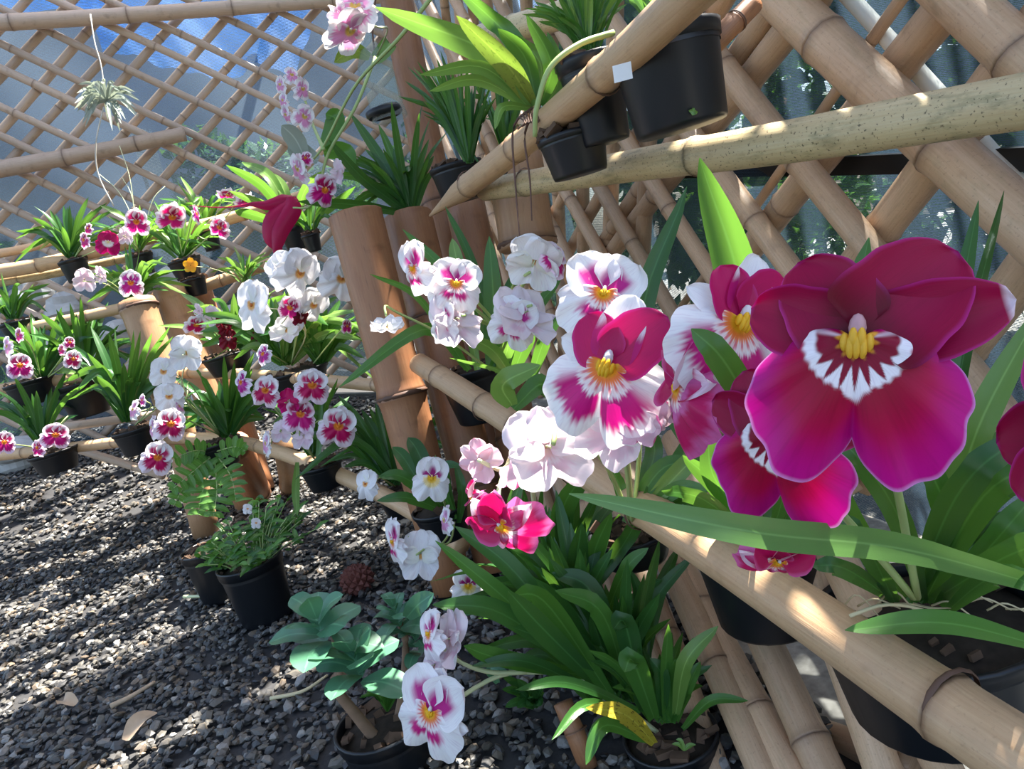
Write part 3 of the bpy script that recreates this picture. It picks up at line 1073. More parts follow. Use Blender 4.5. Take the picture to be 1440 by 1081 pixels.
for i in range(len(cand)):
    x, y, s = cand[i]
    a, b_, c_ = rs.uniform(0, 2 * PI), rs.normal(0, .3), rs.normal(0, .3)
    R = Matrix.Rotation(a, 3, 'Z') @ Matrix.Rotation(b_, 3, 'X') @ Matrix.Rotation(c_, 3, 'Y')
    k = rs.randint(0, 10)
    zz = Z[i] + s * (0.25 + 0.9 * rs.uniform(0, 1) ** 2)
    if i in single:
        o = bpy.data.objects.new('stone', stone_me[k])
        COL.objects.link(o)
        o.parent = floor
        o.matrix_local = Matrix.Translation((x, y, zz)) @ R.to_4x4() @ Matrix.Diagonal((s * 1.1, s * 1.1, s * 1.1, 1))
        continue
    vs.append((protos[k] @ np.array(R).T) * s + (x, y, zz))
    cs.append(np.tile(pal[rs.choice(5, p=(.26, .30, .24, .13, .07))] * rs.uniform(.75, 1.3), (12, 1)))
    fs.extend([(f0 + off, f1 + off, f2 + off) for f0, f1, f2 in icf])
    off += 12
g = build('gravel', np.concatenate(vs), fs, M['gravel'], floor, col=np.concatenate(cs), smooth=False)
g['kind'] = 'stuff'


# ---- shade nets
def sheet(name, parent, fn, nu, nv, w_, h_, mat):
    v, uv = [], []
    for j in range(nv + 1):
        for i in range(nu + 1):
            a, b = i / nu, j / nv
            v.append(fn(a, b)); uv.append((a * w_, b * h_))
    f = [(j * (nu + 1) + i, j * (nu + 1) + i + 1, (j + 1) * (nu + 1) + i + 1, (j + 1) * (nu + 1) + i) for j in range(nv) for i in range(nu)]
    return build(name, v, f, mat, parent, uv)


WX = 0.80                                                    # plane of the near lattice
WY = 4.60                                                    # plane of the far lattice
wall_right = structure('wall_right')
wall_far = structure('wall_far')


def net_right(a, b):
    y = -0.6 + 5.6 * a
    x, z = WX + 0.11, (1.0 + 0.33 * max(y, 0)) * b
    return (x + 0.012 * math.sin(y * 6 + z * 3) + 0.008 * math.sin(y * 13 - z * 9), y, z)


sheet('shade_net', wall_right, net_right, 70, 40, 5.6, 2.6, M['netnear'])
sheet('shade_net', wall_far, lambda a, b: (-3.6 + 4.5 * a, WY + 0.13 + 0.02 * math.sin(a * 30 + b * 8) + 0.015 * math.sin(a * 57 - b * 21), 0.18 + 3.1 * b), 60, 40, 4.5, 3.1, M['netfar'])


# ---- lattice poles
def clip_line(A, B, axis, lo, hi, lo2=None, hi2=None, axis2=None):
    """extend the line through A and B to the limits given"""
    A, B = np.array(A), np.array(B)
    D = B - A
    t0, t1 = -50.0, 50.0
    for ax, l, h in ((axis, lo, hi), (axis2, lo2, hi2)):
        if ax is None or abs(D[ax]) < 1e-6:
            continue
        a, b = sorted(((l - A[ax]) / D[ax], (h - A[ax]) / D[ax]))
        t0, t1 = max(t0, a), min(t1, b)
    p, q = A + D * t0, A + D * t1
    if axis == 2 and axis2 == 1:                             # the right wall's sloping top edge
        g = lambda r_: 1.02 + 0.33 * max(r_[1], 0) - r_[2]
        if g(p) < 0 and g(q) < 0:
            return p, p
        for _ in range(2):
            if g(q) < 0:
                q = p + (q - p) * g(p) / (g(p) - g(q))
            p, q = q, p
    return p, q


def lattice_bar(parent, A, B, r, mat, spacing=0.26, **kw):
    if np.linalg.norm(B - A) < 0.15:
        return
    v, f, uv, nd, _ = bamboo_geo([A, B], r * random.uniform(.93, 1.07), r * random.uniform(.85, 1.0), spacing=spacing, seg=12, step=0.3, **kw)
    build('bamboo_pole', v, f, mat, parent, uv, node=nd)


for (p, q_, r, X) in (
        ((1107, 0), (1440, 312), 0.034, WX), ((1015, 82), (1200, 320), 0.024, WX), ((1015, 243), (1100, 363), 0.022, WX),
        ((905, 230), (985, 358), 0.021, WX), ((847, 267), (890, 345), 0.021, WX), ((793, 270), (847, 365), 0.021, WX), ((745, 265), (800, 365), 0.020, WX),
        ((1330, -20), (1500, 130), 0.030, WX),
        ((1340, 0), (1075, 330), 0.028, WX + .052), ((1440, 75), (1235, 330), 0.029, WX + .052), ((1105, 40), (990, 190), 0.026, WX + .052),
        ((1460, 365), (1330, 530), 0.030, WX + .052), ((985, 150), (880, 300), 0.022, WX + .052), ((905, 180), (820, 320), 0.020, WX + .052), ((840, 190), (775, 310), 0.019, WX + .052),
        ((1193, 0), (1440, 277), 0.013, WX + .092), ((1270, 0), (1163, 147), 0.010, WX + .08)):
    A, B = onx(*p, X), onx(*q_, X)
    A, B = clip_line(A, B, 2, 0.12, 2.2, -0.5, 4.4, 1)
    lattice_bar(wall_right, A, B, r, M['white'] if r == 0.013 else M['lattice'], spacing=0.24)  # white PVC slat: its sun-bright look is put into the colour
for yy in np.arange(2.2, 4.6, 0.24):                        # the same lattice carries on to the corner
    for sgn, X in ((1, WX), (-1, WX + .05)):
        A, B = np.array((X, yy, 0.1)), np.array((X, yy + sgn * 1.2, 1.9))
        A, B = clip_line(A, B, 2, 0.05, 2.2, 1.6, 4.5, 1)
        lattice_bar(wall_right, A, B, 0.022, M['lattice'])

for k in range(-9, 16):                                      # far lattice, falling to the right
    A, B = ony(0, 12 + 44.5 * k + (6 * math.sin(k * 2.3)), WY), ony(200, 106 + 44.5 * k + (6 * math.sin(k * 2.3)), WY)
    A, B = clip_line(A, B, 2, 0.2, 3.15, -3.5, 0.85, 0)
    lattice_bar(wall_far, A, B, 0.0215, M['hazylattice'], spacing=0.42)
for k in range(-5, 22):                                      # and rising to the right
    A, B = ony(10 + 60 * k + 5 * math.sin(k * 1.7), 100, WY + .055), ony(-80 + 60 * k + 5 * math.sin(k * 1.7), 200, WY + .055)
    A, B = clip_line(A, B, 2, 0.2, 3.15, -3.5, 0.85, 0)
    lattice_bar(wall_far, A, B, 0.0235, M['hazylattice'], spacing=0.42)

# black folded seam of the near net
sv, sf = [], []
for k in range(25):
    p_ = onx(900 + 25 * k, 243 - 0.9 * k, WX + .1)
    for dx, dz in ((-.004, -.016), (-.008, .016), (.004, .016), (.004, -.016)):
        sv.append((p_[0] + dx, p_[1], p_[2] + dz))
for k in range(24):
    sf += [(k * 4 + j, k * 4 + (j + 1) % 4, k * 4 + 4 + (j + 1) % 4, k * 4 + 4 + j) for j in range(4)]
build('net_seam', sv, sf, M['pot'], wall_right, smooth=False)

# ---- low panel of slats under the near shelf
fence = thing('slat_fence', 'low fence of upright split bamboo slats under the near shelf', 'fence', Vector((0.42, 0.9, 0)))


def onfence(px, py, off=0.0):
    r = ray(px, py)
    return EYE + r * ((0.537 + off) / (r[0] + 0.155 * r[1]))


for (p, q_, r) in (((750, 660), (800, 812), .016), ((800, 700), (876, 905), .017), ((826, 722), (920, 968), .017), ((850, 740), (968, 1025), .019), ((885, 755), (1004, 1070), .018),                    ((945, 800), (1085, 1120), .021), ((990, 850), (1135, 1135), .022), ((1065, 870), (1190, 1150), .023), ((1180, 900), (1262, 1140), .021), ((1255, 935), (1350, 1130), .020)):
    A, B = onfence(*p, .03), np.array(onground(*q_))
    A, B = clip_line(A, B, 2, -0.01, 0.32)
    v, f, uv, nd, _ = bamboo_geo([A, B], r, r * 1.02, spacing=0.20, seg=12, step=0.1)
    build('slat', v, f, M['lattice'], fence, uv, node=nd)
A, B = onfence(880, 925, .045), onfence(1290, 1075, .045)
v, f, uv, nd, _ = bamboo_geo([A, B], .018, .021, spacing=0.2, seg=12)
build('cross_pole', v, f, M['lattice'], fence, uv, node=nd)

# ---- cloth strips and poles added out of view, gapped to shape the sun streaks
added_roof = structure('added_roof')
SD = np.array((0.935, 0.354)); SN = np.array((-0.354, 0.935))
GAPS = [(-9, -.6), (-.10, .00), (.19, .225), (.355, .40), (.447, .47), (.49, .53), (.55, .69), (.80, .83), (.88, .985), (1.46, 1.50), (1.93, 1.965), (2.00, 2.10), (2.145, 2.19), (2.27, 2.32), (2.45, 2.66), (2.78, 3.08), (3.16, 3.40), (3.46, 3.80), (3.86, 3.94), (4.08, 9)]
for (a0, a1), (b0, b1) in zip(GAPS[:-1], GAPS[1:]):
    def strip(a, b, lo=a1, hi=b0):
        t_ = -2.6 + 6.2 * a
        q_ = lo + (hi - lo) * b + 0.02 * math.sin(t_ * 5 + lo * 9)
        xy = SD * t_ + SN * q_
        return (xy[0], xy[1], 2.80 - 0.05 * math.sin(PI * ((t_ + 1.1) % 1.3) / 1.3))
    sheet('shade_strip', added_roof, strip, 40, 3, 6.2, b0 - a1, M['netroof'])
for k in range(5):  # unseen poles added along with the strips
    A_, B_ = SD * (-2.4 + 1.5 * k) + SN * -.7, SD * (-2.4 + 1.5 * k) + SN * 4.7
    v, f, uv, nd, _ = bamboo_geo([(A_[0], A_[1], 2.84), (B_[0], B_[1], 2.84)], .032, .028, spacing=.4, seg=10, step=.4)
    build('bamboo_pole', v, f, M['lattice'], added_roof, uv, node=nd)

# ================================================================== POLES AND POSTS
RG = 'bamboo rails carrying the pots'
pole('bamboo_rail', 'thick tan bamboo rail running into the lower right corner in front of the big pots', 'bamboo rail',
     [P(592, 512, 1.62), P(800, 652, 1.12), P(1060, 812, 0.745), P(1330, 985, 0.535), P(1520, 1108, .45)], 0.0235, 0.0262, M['bamboo'], RG, spacing=0.30, phase=0.25, nodes=[0.11, 0.31, 0.43, 0.62, 0.80, 1.245], step=.05)
pole('bamboo_rail', 'tan bamboo rail rising steeply from a split pointed end to the top edge', 'bamboo rail',
     [P(603, 301, 1.53), P(640, 272, 1.42), P(742, 196, 1.12), P(868, 92, .84), P(975, -8, .68), P(1010, -42, .63)], 0.0215, 0.0215, M['bamboo'], RG, nodes=[0.20, 0.42, 0.72], step=.03, point=.16)
pole('bamboo_rail', 'thick mottled yellowish bamboo rail crossing below the big black pot', 'bamboo rail',
     [P(682, 264, 1.40), P(880, 234, 1.10), P(1108, 203, .87), P(1440, 149, .70), P(1520, 135, .66)], 0.021, 0.0275, M['mottled'], RG, nodes=[0.13, 0.52, 0.985], step=.05)
pole('bamboo_rail', 'short brown bamboo stub end at the rim of the big black pot', 'bamboo rail', [P(1000, 66, .84), P(1062, 2, .86)], 0.013, 0.012, M['post'], RG, nodes=[0.05])
pole('bamboo_rail', 'dusty bamboo rail half hidden by leaves at the top', 'bamboo rail', [P(680, 52, 1.45), P(812, 18, 1.25)], 0.024, 0.024, M['mottled'], RG, nodes=[0.1])
pole('bamboo_rail', 'grey tan bamboo rail high across the far lattice', 'bamboo rail', [ony(-60, 36, WY - .07), ony(200, 19, WY - .07), ony(470, 1, WY - .07), ony(640, -14, WY - .07)], 0.042, 0.036, M['hazylattice'], RG, spacing=.5, rings=False)
pole('bamboo_rail', 'grey tan bamboo rail with sawn end below the hanging air plant', 'bamboo rail', [ony(-60, 247, WY - .08), ony(120, 217, WY - .08), ony(260, 189, WY - .08)], 0.046, 0.038, M['hazylattice'], RG, spacing=.42, rings=False)
pole('bamboo_rail', 'bamboo rail behind the dark ruby bloom on the left', 'bamboo rail', [P(-60, 392, 3.0), P(60, 372, 3.02), P(160, 345, 3.05), P(240, 326, 3.1), P(335, 303, 3.15), P(450, 268, 3.2)], .030, .024, M['bamboo'], RG, spacing=.4, rings=False)
pole('bamboo_rail', 'thin yellow bamboo rail under the upper rail at the left edge', 'bamboo rail', [P(-60, 406, 3.05), P(60, 388, 3.08), P(200, 358, 3.15)], .021, .017, M['mottled'], RG, spacing=.4, rings=False)
pole('bamboo_rail', 'slim bamboo rail highest of the left shelf ends at its left edge', 'bamboo rail', [P(-60, 366, 3.3), P(30, 351, 3.32), P(75, 340, 3.35)], .022, .018, M['bamboo'], RG, spacing=.4, rings=False)
pole('bamboo_rail', 'bamboo rail ending at the left cut post below the purple bloom', 'bamboo rail', [P(10, 466, 2.85), P(90, 450, 2.82), P(172, 432, 2.8)], .022, .021, M['bamboo'], RG, spacing=.4, rings=False)
pole('bamboo_rail', 'bamboo rail rising right from the pale post behind the white blooms', 'bamboo rail', [P(240, 418, 3.0), P(310, 396, 3.05), P(395, 366, 3.1)], .026, .024, M['bamboo'], RG, spacing=.4, rings=False)
pole('bamboo_rail', 'bamboo rail level with the pink edged blooms at the left edge', 'bamboo rail', [P(-60, 560, 2.8), P(60, 538, 2.78), P(185, 522, 2.75)], .022, .020, M['bamboo'], RG, spacing=.4, rings=False)
pole('bamboo_rail', 'thin bamboo rail between the left cut post and the middle post', 'bamboo rail', [P(245, 526, 2.68), P(330, 526, 2.4), P(440, 531, 2.05), P(545, 541, 1.78)], .020, .016, M['bamboo'], RG, spacing=.35, rings=False)
pole('bamboo_rail', 'lowest curved bamboo rail just above the gravel', 'bamboo rail', [P(-60, 648, 2.75), P(90, 632, 2.7), P(210, 617, 2.6), P(320, 616, 2.4), P(410, 641, 2.12), P(520, 690, 1.85), P(600, 735, 1.68), P(650, 770, 1.58)], .020, .021, M['bamboo'], RG, spacing=.36, rings=False, step=.06)
pole('bamboo_rail', 'dull bamboo pole low at the back under the left shelf', 'bamboo rail', [P(90, 600, 3.0), P(300, 574, 3.0)], .018, .016, M['hazylattice'], RG, spacing=.36, rings=False)
pole('bamboo_rail', 'second dull bamboo pole lying along the back of the gravel', 'bamboo rail', [P(60, 618, 3.05), P(230, 668, 2.95)], .018, .016, M['hazylattice'], RG, spacing=.36, rings=False)

PG = 'upright bamboo posts'
g1 = onground(640, 828)
pole('bamboo_post', 'red brown cut bamboo post standing before the white blooms in mid picture', 'bamboo post', [g1, P(567, 560, 1.66), P(497, 302, 1.66)], .047, .062, M['post'], PG, nodes=[.46], hollow=.12, rings=True)
pole('bamboo_post', 'cut bamboo post with a leafy orchid growing out of its open top', 'bamboo post', [onground(700, 800), P(575, 303, 1.80)], .052, .062, M['post'], PG, nodes=[.2, .62], hollow=.08)
pole('bamboo_post', 'dark brown cut bamboo post right behind the planted one', 'bamboo post', [onground(770, 790), P(655, 285, 1.92)], .052, .052, M['post'], PG, nodes=[.3], hollow=.1)
pole('bamboo_planter', 'light red bamboo cup hung below the mottled rail', 'bamboo planter', [P(742, 350, 1.58), P(722, 222, 1.58)], .060, .062, M['postlight'], None, nodes=[0.012], hollow=.1)
pole('bamboo_post', 'tall dark bamboo post rising out of the picture beside the hanging bottle', 'bamboo post', [onground(735, 760), P(618, 300, 2.05), P(548, -60, 2.05)], .05, .046, M['post'], PG, nodes=[.5, .95])
pole('bamboo_post', 'thick cut bamboo post at left with the fern at its foot', 'bamboo post', [onground(290, 752), P(242, 570, 2.62), P(193, 422, 2.62)], .048, .062, M['postlight'], PG, nodes=[.86], hollow=.1)
pole('bamboo_post', 'paler cut bamboo post close behind the left one', 'bamboo post', [onground(352, 712), P(236, 408, 2.9)], .054, .062, M['postlight'], PG, nodes=[.4], hollow=.1)
pole('bamboo_post', 'short red bamboo post behind the orange bloom', 'bamboo post', [onground(370, 690), P(275, 390, 3.15)], .05, .052, M['post'], PG, nodes=[.4], hollow=.1)
pole('bamboo_post', 'low bamboo stump right of the fern', 'bamboo post', [onground(366, 700), P(330, 625, 2.45)], .048, .05, M['post'], PG, nodes=[.1])
pole('bamboo_post', 'low bamboo stump under the lowest rail beside a black pot', 'bamboo post', [onground(408, 690), P(398, 625, 2.3)], .034, .036, M['postlight'], PG, nodes=[.1])
pole('bamboo_stake', 'short bamboo stake in the gravel beside the biggest leaf tuft', 'bamboo stake', [onground(832, 1078), P(795, 985, 1.03)], .014, .014, M['post'], None, nodes=[.05])

# ================================================================== BEYOND THE NETS
def bush(label, c, rad, n, size, seed, mat='bush', name='bush', cat='bush'):
    rs_ = np.random.RandomState(seed)
    t = thing(name, label, cat, Vector((c[0], c[1], 0)), 'bushes behind the shade nets')
    u = rs_.normal(0, 1, (n, 3)); u /= np.linalg.norm(u, axis=1)[:, None]
    r = rs_.uniform(0.55, 1.0, (n, 1)) ** 0.5
    lump = 1 + 0.22 * np.sin(u[:, :1] * 5 + seed) * np.cos(u[:, 1:2] * 4) + 0.15 * np.sin(u[:, 2:3] * 7)
    cen = np.array(c) + u * r * np.array(rad) * lump
    cen[:, 2] = np.maximum(cen[:, 2], 0.06)
    a = rs_.normal(0, 1, (n, 3)); a /= np.linalg.norm(a, axis=1)[:, None]
    b = np.cross(a, u + 0.01); b /= np.linalg.norm(b, axis=1)[:, None]
    s = size * rs_.uniform(.6, 1.3, (n, 1))
    V = np.stack([cen - a * s, cen + b * s * .42, cen + a * s, cen - b * s * .42], 1).reshape(-1, 3)
    uvq = np.tile(np.array([(0.5, 0), (1, .5), (.5, 1), (0, .5)]), (n, 1))
    f = [(4 * k, 4 * k + 1, 4 * k + 2, 4 * k + 3) for k in range(n)]
    o = build('foliage', V, f, M[mat], t, uvq)
    o['kind'] = 'stuff'
    for k in range(4):
        v, f, uv = tube([(c[0] + k * .03 - .05, c[1], 0.0), (c[0] + rad[0] * (k - 1.5) * .12, c[1], c[2] * .6), (c[0] + rad[0] * (k - 1.5) * .35, c[1] + .1 * (k - 2), c[2])], .03, .012, 8, 6)
        build('stem', v, f, M['trunk'], t, uv)


bush('dense dark bush behind the near net at upper right', (2.3, 1.7, 1.1), (0.75, 0.55, 1.1), 5200, .07, 1)
bush('bush behind the near net beside the tall dark bush toward the corner', (2.2, 3.4, 1.2), (0.8, 0.8, 1.2), 5200, .07, 2)
bush('bush behind the net at the right edge of the picture', (2.3, 0.2, 0.9), (0.7, 0.65, 0.9), 3500, .07, 3)
bush('dark shrub behind the far net to the right of the air plant', (-0.3, 6.0, 1.1), (0.75, 0.4, 1.0), 4500, .07, 4)
bush('dark shrub behind the far net beside the tall post', (1.5, 5.6, 1.1), (0.7, 0.6, 1.1), 4500, .07, 5)
bush('dark tall hedge behind the far net at the left edge', (-3.2, 6.3, 1.4), (1.0, 0.4, 1.4), 5000, .08, 6)

# blue tarpaulin hung beyond the far net
tl, tr_, bl, br = (ony(110, -30, WY + 1.3), ony(475, -40, WY + 1.3), ony(150, 88, WY + .34), ony(410, 110, WY + .34))


def tarp_fn(a, b):
    top = np.array(tl) * (1 - a) + np.array(tr_) * a
    bot = np.array(bl) * (1 - a) + np.array(br) * a
    p = bot * (1 - b) + top * b
    p[2] += 0.025 * math.sin(a * 17 + b * 5) + 0.012 * math.sin(a * 41 + b * 23) + 0.05 * math.sin(a * 9) * (1 - b)
    return p


t = thing('blue_tarpaulin', 'bright blue tarpaulin showing through the top of the far net', 'tarpaulin', Vector(bl))
sheet('sheet', t, tarp_fn, 40, 24, 1, 1, M['tarp'])
t2 = thing('blue_tarpaulin', 'small corner of blue tarpaulin at the upper left edge', 'tarpaulin', ony(0, 15, WY + .26))
sheet('sheet', t2, lambda a, b: np.array(ony(-60 + 190 * a, 22 - 60 * b - 10 * a, WY + .34 + .8 * b)) + (0, 0.02 * math.sin(a * 15 + b * 6), 0), 20, 12, 1, 1, M['tarp'])
# pale rendered wall of a shed behind the far net
wv, wf = [], []
for x in (-4.6, 2.6):
    for y in (7.2, 7.4):
        for z in (0.1, 4.6):
            wv.append((x, y, z))
wf = [(0, 1, 3, 2), (4, 6, 7, 5), (0, 4, 5, 1), (2, 3, 7, 6), (0, 2, 6, 4), (1, 5, 7, 3)]
tag(build('shed_wall', wv, wf, M['render'], None, smooth=False), 'grey wall dimly seen far behind the left lattice', 'wall')
# sunlit pale board leaning outside
bd = thing('slatted_board', 'sunlit cream board of a few slats outside the far lattice', 'board', ony(205, 245, WY + .42))
for k in range(4):
    q = [ony(180 + k * 8, 178 + 2 * k, WY + .42), ony(188 + k * 8, 176 + 2 * k, WY + .42), ony(206 + k * 8, 240 + 2 * k, WY + .36), ony(199 + k * 8, 243 + 2 * k, WY + .36)]
    vv = [np.array(p) for p in q] + [np.array(p) + (0, .02, 0) for p in q]
    build('slat', vv, [(0, 1, 2, 3), (7, 6, 5, 4), (0, 4, 5, 1), (1, 5, 6, 2), (2, 6, 7, 3), (3, 7, 4, 0)], M['white'], bd, smooth=False)


v, f, uv = tube([np.array(ony(200, 240, WY + .40)), np.array(ony(200, 240, WY + .40)) * (1, 1, 0) + (0, 0, .2)], .012, .012, 4, 6)
build('stake', v, f, M['trunk'], bd, uv)


def boulder(px_, py_, d, rpx, label, seed):
    c = P(px_, py_, d)
    r = rpx * d / F
    bm = []
    rs_ = np.random.RandomState(seed)
    v, f = [], []
    n, m_ = 14, 9
    ks = rs_.normal(0, 1, (5, 3))
    for i in range(m_ + 1):
        for j in range(n):
            ph, a = PI * i / m_, 2 * PI * j / n
            u = np.array((math.sin(ph) * math.cos(a), math.sin(ph) * math.sin(a), math.cos(ph)))
            q = 1 + sum(0.10 * math.sin(2.2 * np.dot(k_, u) + i_) for i_, k_ in enumerate(ks))
            v.append(np.array(c) + u * q * r * (1.2, 1, .8))
    for i in range(m_):
        for j in range(n):
            f.append((i * n + j, i * n + (j + 1) % n, (i + 1) * n + (j + 1) % n, (i + 1) * n + j))
    tag(build('boulder', v, f, M['boulder'], None, smooth=False), label, 'boulder', 'pale boulders behind the left shelf')


boulder(48, 412, 4.15, 26, 'pale boulder behind the lattice below the slim rails at the left edge', 1)
boulder(92, 436, 4.1, 26, 'pale boulder right of the leftmost one behind the left shelf', 2)
boulder(243, 390, 4.1, 20, 'pale boulder just left of the orange bloom', 3)
boulder(165, 470, 4.1, 24, 'pale boulder behind the cut post and the lower left leaves', 4)
for k, (x_, y_, r_) in enumerate(((70, 500, 24), (130, 515, 20), (205, 395, 17), (285, 430, 20), (330, 445, 22), (375, 430, 18), (300, 560, 22), (345, 580, 18), (262, 420, 15), (390, 330, 16), (420, 560, 18))):
    boulder(x_, y_, 3.95 + .03 * k, r_, 'pale stone showing between the plants behind the left shelves', 11 + k)
boulder(20, 640, 4.0, 30, 'wide pale boulder on the gravel at the left edge', 5)

# ================================================================== PLANTS, back to front
OG = 'potted orchids on the shelves'
rnd = random.Random(3)
DK = ('leafdark', 'leafdark', 'leaf')
MD = ('leaf', 'leafdark', 'leaf')
LT_ = ('leaf', 'leaflight', 'leaf')

# ---- left shelf, top row
a = plant('potted_orchid', 'orchid with dark green tuft and ruby bloom at the left end of the top shelf', 102, 366, 3.0, 19, 30, 'orchid', OG)
fan(a, (100, 362, 3.0), 16, 20, 165, 45, 95, 9, DK)
flower(a, 152, 340, 2.85, 19, 'ruby', 5, 5, 5, stem=[(140, 350, 2.9), (112, 362, 3.0)])
flower(a, 118, 337, 2.9, 13, 'pansydeep', -60, 0, -20, stem=[(112, 352, 2.95), (104, 364, 3.0)])
flower(a, 124, 321, 2.9, 9, 'pansydeep', -50, 10, 0, stem=[(114, 345, 2.95), (104, 364, 3.0)])
a = plant('potted_orchid', 'orchid with white blooms with magenta hearts under the air plant', 196, 358, 3.02, 17, 28, 'orchid', OG)
fan(a, (196, 355, 3.02), 9, 30, 160, 40, 80, 8, LT_)
flower(a, 192, 311, 2.85, 21, 'pansydeep', -10, -8, 0, stem=[(190, 335, 2.95), (196, 355, 3.02)])
flower(a, 177, 330, 2.88, 13, 'blush', 150, 0, 0, stem=[(190, 345, 2.95), (196, 356, 3.02)])
for k, (x, y) in enumerate(((168, 205), (172, 250), (140, 245), (232, 262))):
    v, f, uv = tube([P(192 + k * 3, 330, 3.0), P((x + 190) / 2 + 4, (y + 300) / 2, 3.02), P(x, y, 3.05)], .002, .0012, 10, 5)
    build('flower_stem', v, f, M['stempale'], a, uv)
PL(a, [(186, 312, 3.0), (165, 300, 3.0), (140, 288, 3.0)], 10, 'leaflight')
a = plant('potted_orchid', 'orchid with wide bright tuft in the middle of the top left shelf', 258, 366, 3.0, 22, 26, 'orchid', OG)
fan(a, (256, 362, 3.0), 20, 15, 165, 40, 90, 8, LT_)
flower(a, 242, 304, 2.82, 24, 'pansydeep', 10, -35, 5, stem=[(250, 330, 2.95), (257, 360, 3.0)])
flower(a, 276, 300, 2.85, 15, 'orchidpurple', 70, 10, 20, stem=[(264, 335, 2.95), (258, 360, 3.0)])
flower(a, 309, 319, 2.82, 17, 'pansydeep', -25, -15, 25, stem=[(285, 340, 2.9), (260, 362, 3.0)])
a = plant('potted_orchid', 'leafy orchid with flat pink bloom at the right end of the top left shelf', 292, 326, 3.2, 14, 26, 'orchid', OG)
fan(a, (290, 322, 3.2), 13, 35, 160, 45, 85, 8, LT_)
flower(a, 320, 273, 3.0, 16, 'pansydeep', 20, -60, 0, stem=[(305, 300, 3.1), (292, 322, 3.2)])
flower(a, 346, 281, 3.0, 17, 'orchidpurple', 40, -55, 0, stem=[(318, 305, 3.1), (294, 322, 3.2)])
a = plant('potted_orchid', 'orchid with broad strap leaves reaching behind the hanging red bloom', 410, 322, 3.0, 18, 30, 'orchid', OG)
for q in (((410, 318, 3.0), (370, 262, 2.9), (318, 232, 2.8)), ((412, 318, 3.0), (380, 250, 3.0), (340, 228, 3.1)), ((412, 318, 3), (430, 265, 2.9), (455, 240, 2.8)), ((408, 318, 3), (350, 300, 2.9), (330, 296, 2.8)), ((414, 318, 3), (445, 290, 2.9), (470, 275, 2.9)), ((410, 318, 3), (400, 270, 3), (385, 244, 3.05)), ((412, 318, 3), (450, 300, 2.8), (500, 262, 2.7)), ((411, 318, 3), (375, 290, 2.9), (322, 268, 2.85))):
    PL(a, q, 15, rnd.choice(('leaf', 'leafdark', 'leaflight')), face=.6)
# masdevallia type bloom with three long tails
a = plant('potted_masdevallia', 'small tuft with one hanging dark red bloom with long tails', 436, 330, 2.5, 13, 24, 'orchid', None)
fan(a, (436, 327, 2.5), 7, 40, 150, 35, 60, 8, MD)


def masdevallia(t, px_, py_, d, s):
    c = np.array(P(px_, py_, d)); k = s * d / F
    X, Y, Zc = RM[:, 0], RM[:, 1], RM[:, 2]
    parts_ = [[(24, 30), (10, 26), (-12, 20), (-34, 22), (-60, 20), (-90, 20), (-125, 22)], [(24, 30), (18, 14), (0, -4), (-4, -26), (6, -44), (14, -62), (26, -92)], [(24, 30), (26, 12), (12, -14), (6, -34), (2, -50), (6, -66), (0, -98)]]
    wid = [[6, 11, 7, 3, .9, .7, .5], [7, 17, 17, 13, 4, .8, .5], [7, 14, 13, 9, 3, .8, .5]]
    for i, (pl_, wd) in enumerate(zip(parts_, wid)):
        sp = spline([(x, y, (8 * math.sin(n_ * .9) + (i - 1) * 6)) for n_, (x, y) in enumerate(pl_)], 26)
        ww = np.interp(np.linspace(0, 1, 26), np.linspace(0, 1, 7), wd)
        v, f, uv = [], [], []
        for n_ in range(26):
            tn = sp[min(n_ + 1, 25)] - sp[max(n_ - 1, 0)]
            sd = np.array((-tn[1], tn[0], 0)); sd /= np.linalg.norm(sd) + 1e-9
            for u in (-1, -.5, 0, .5, 1):
                q = sp[n_] + sd * u * ww[n_] + np.array((0, 0, -abs(u) ** 2 * ww[n_] * .6))
                v.append(c + (X * q[0] + Y * q[1] + Zc * q[2]) * k); uv.append((u * .5 + .5, n_ / 25))
        f = [(n_ * 5 + j, n_ * 5 + j + 1, n_ * 5 + j + 6, n_ * 5 + j + 5) for n_ in range(25) for j in range(4)]
        col = np.tile(np.array((0.36, 0.003, 0.055)), (len(v), 1))
        o = build('sepal', v, f, M['petaldark'], t, uv, col=col)
    return t


masdevallia(a, 386, 308, 2.35, 1.0)
v, f, uv = tube([P(410, 282, 2.35), P(424, 290, 2.37), P(440, 280, 2.4), P(448, 250, 2.45), P(440, 325, 2.5)], .002, .002, 16, 5)
build('flower_stem', v, f, M['stem'], a, uv)
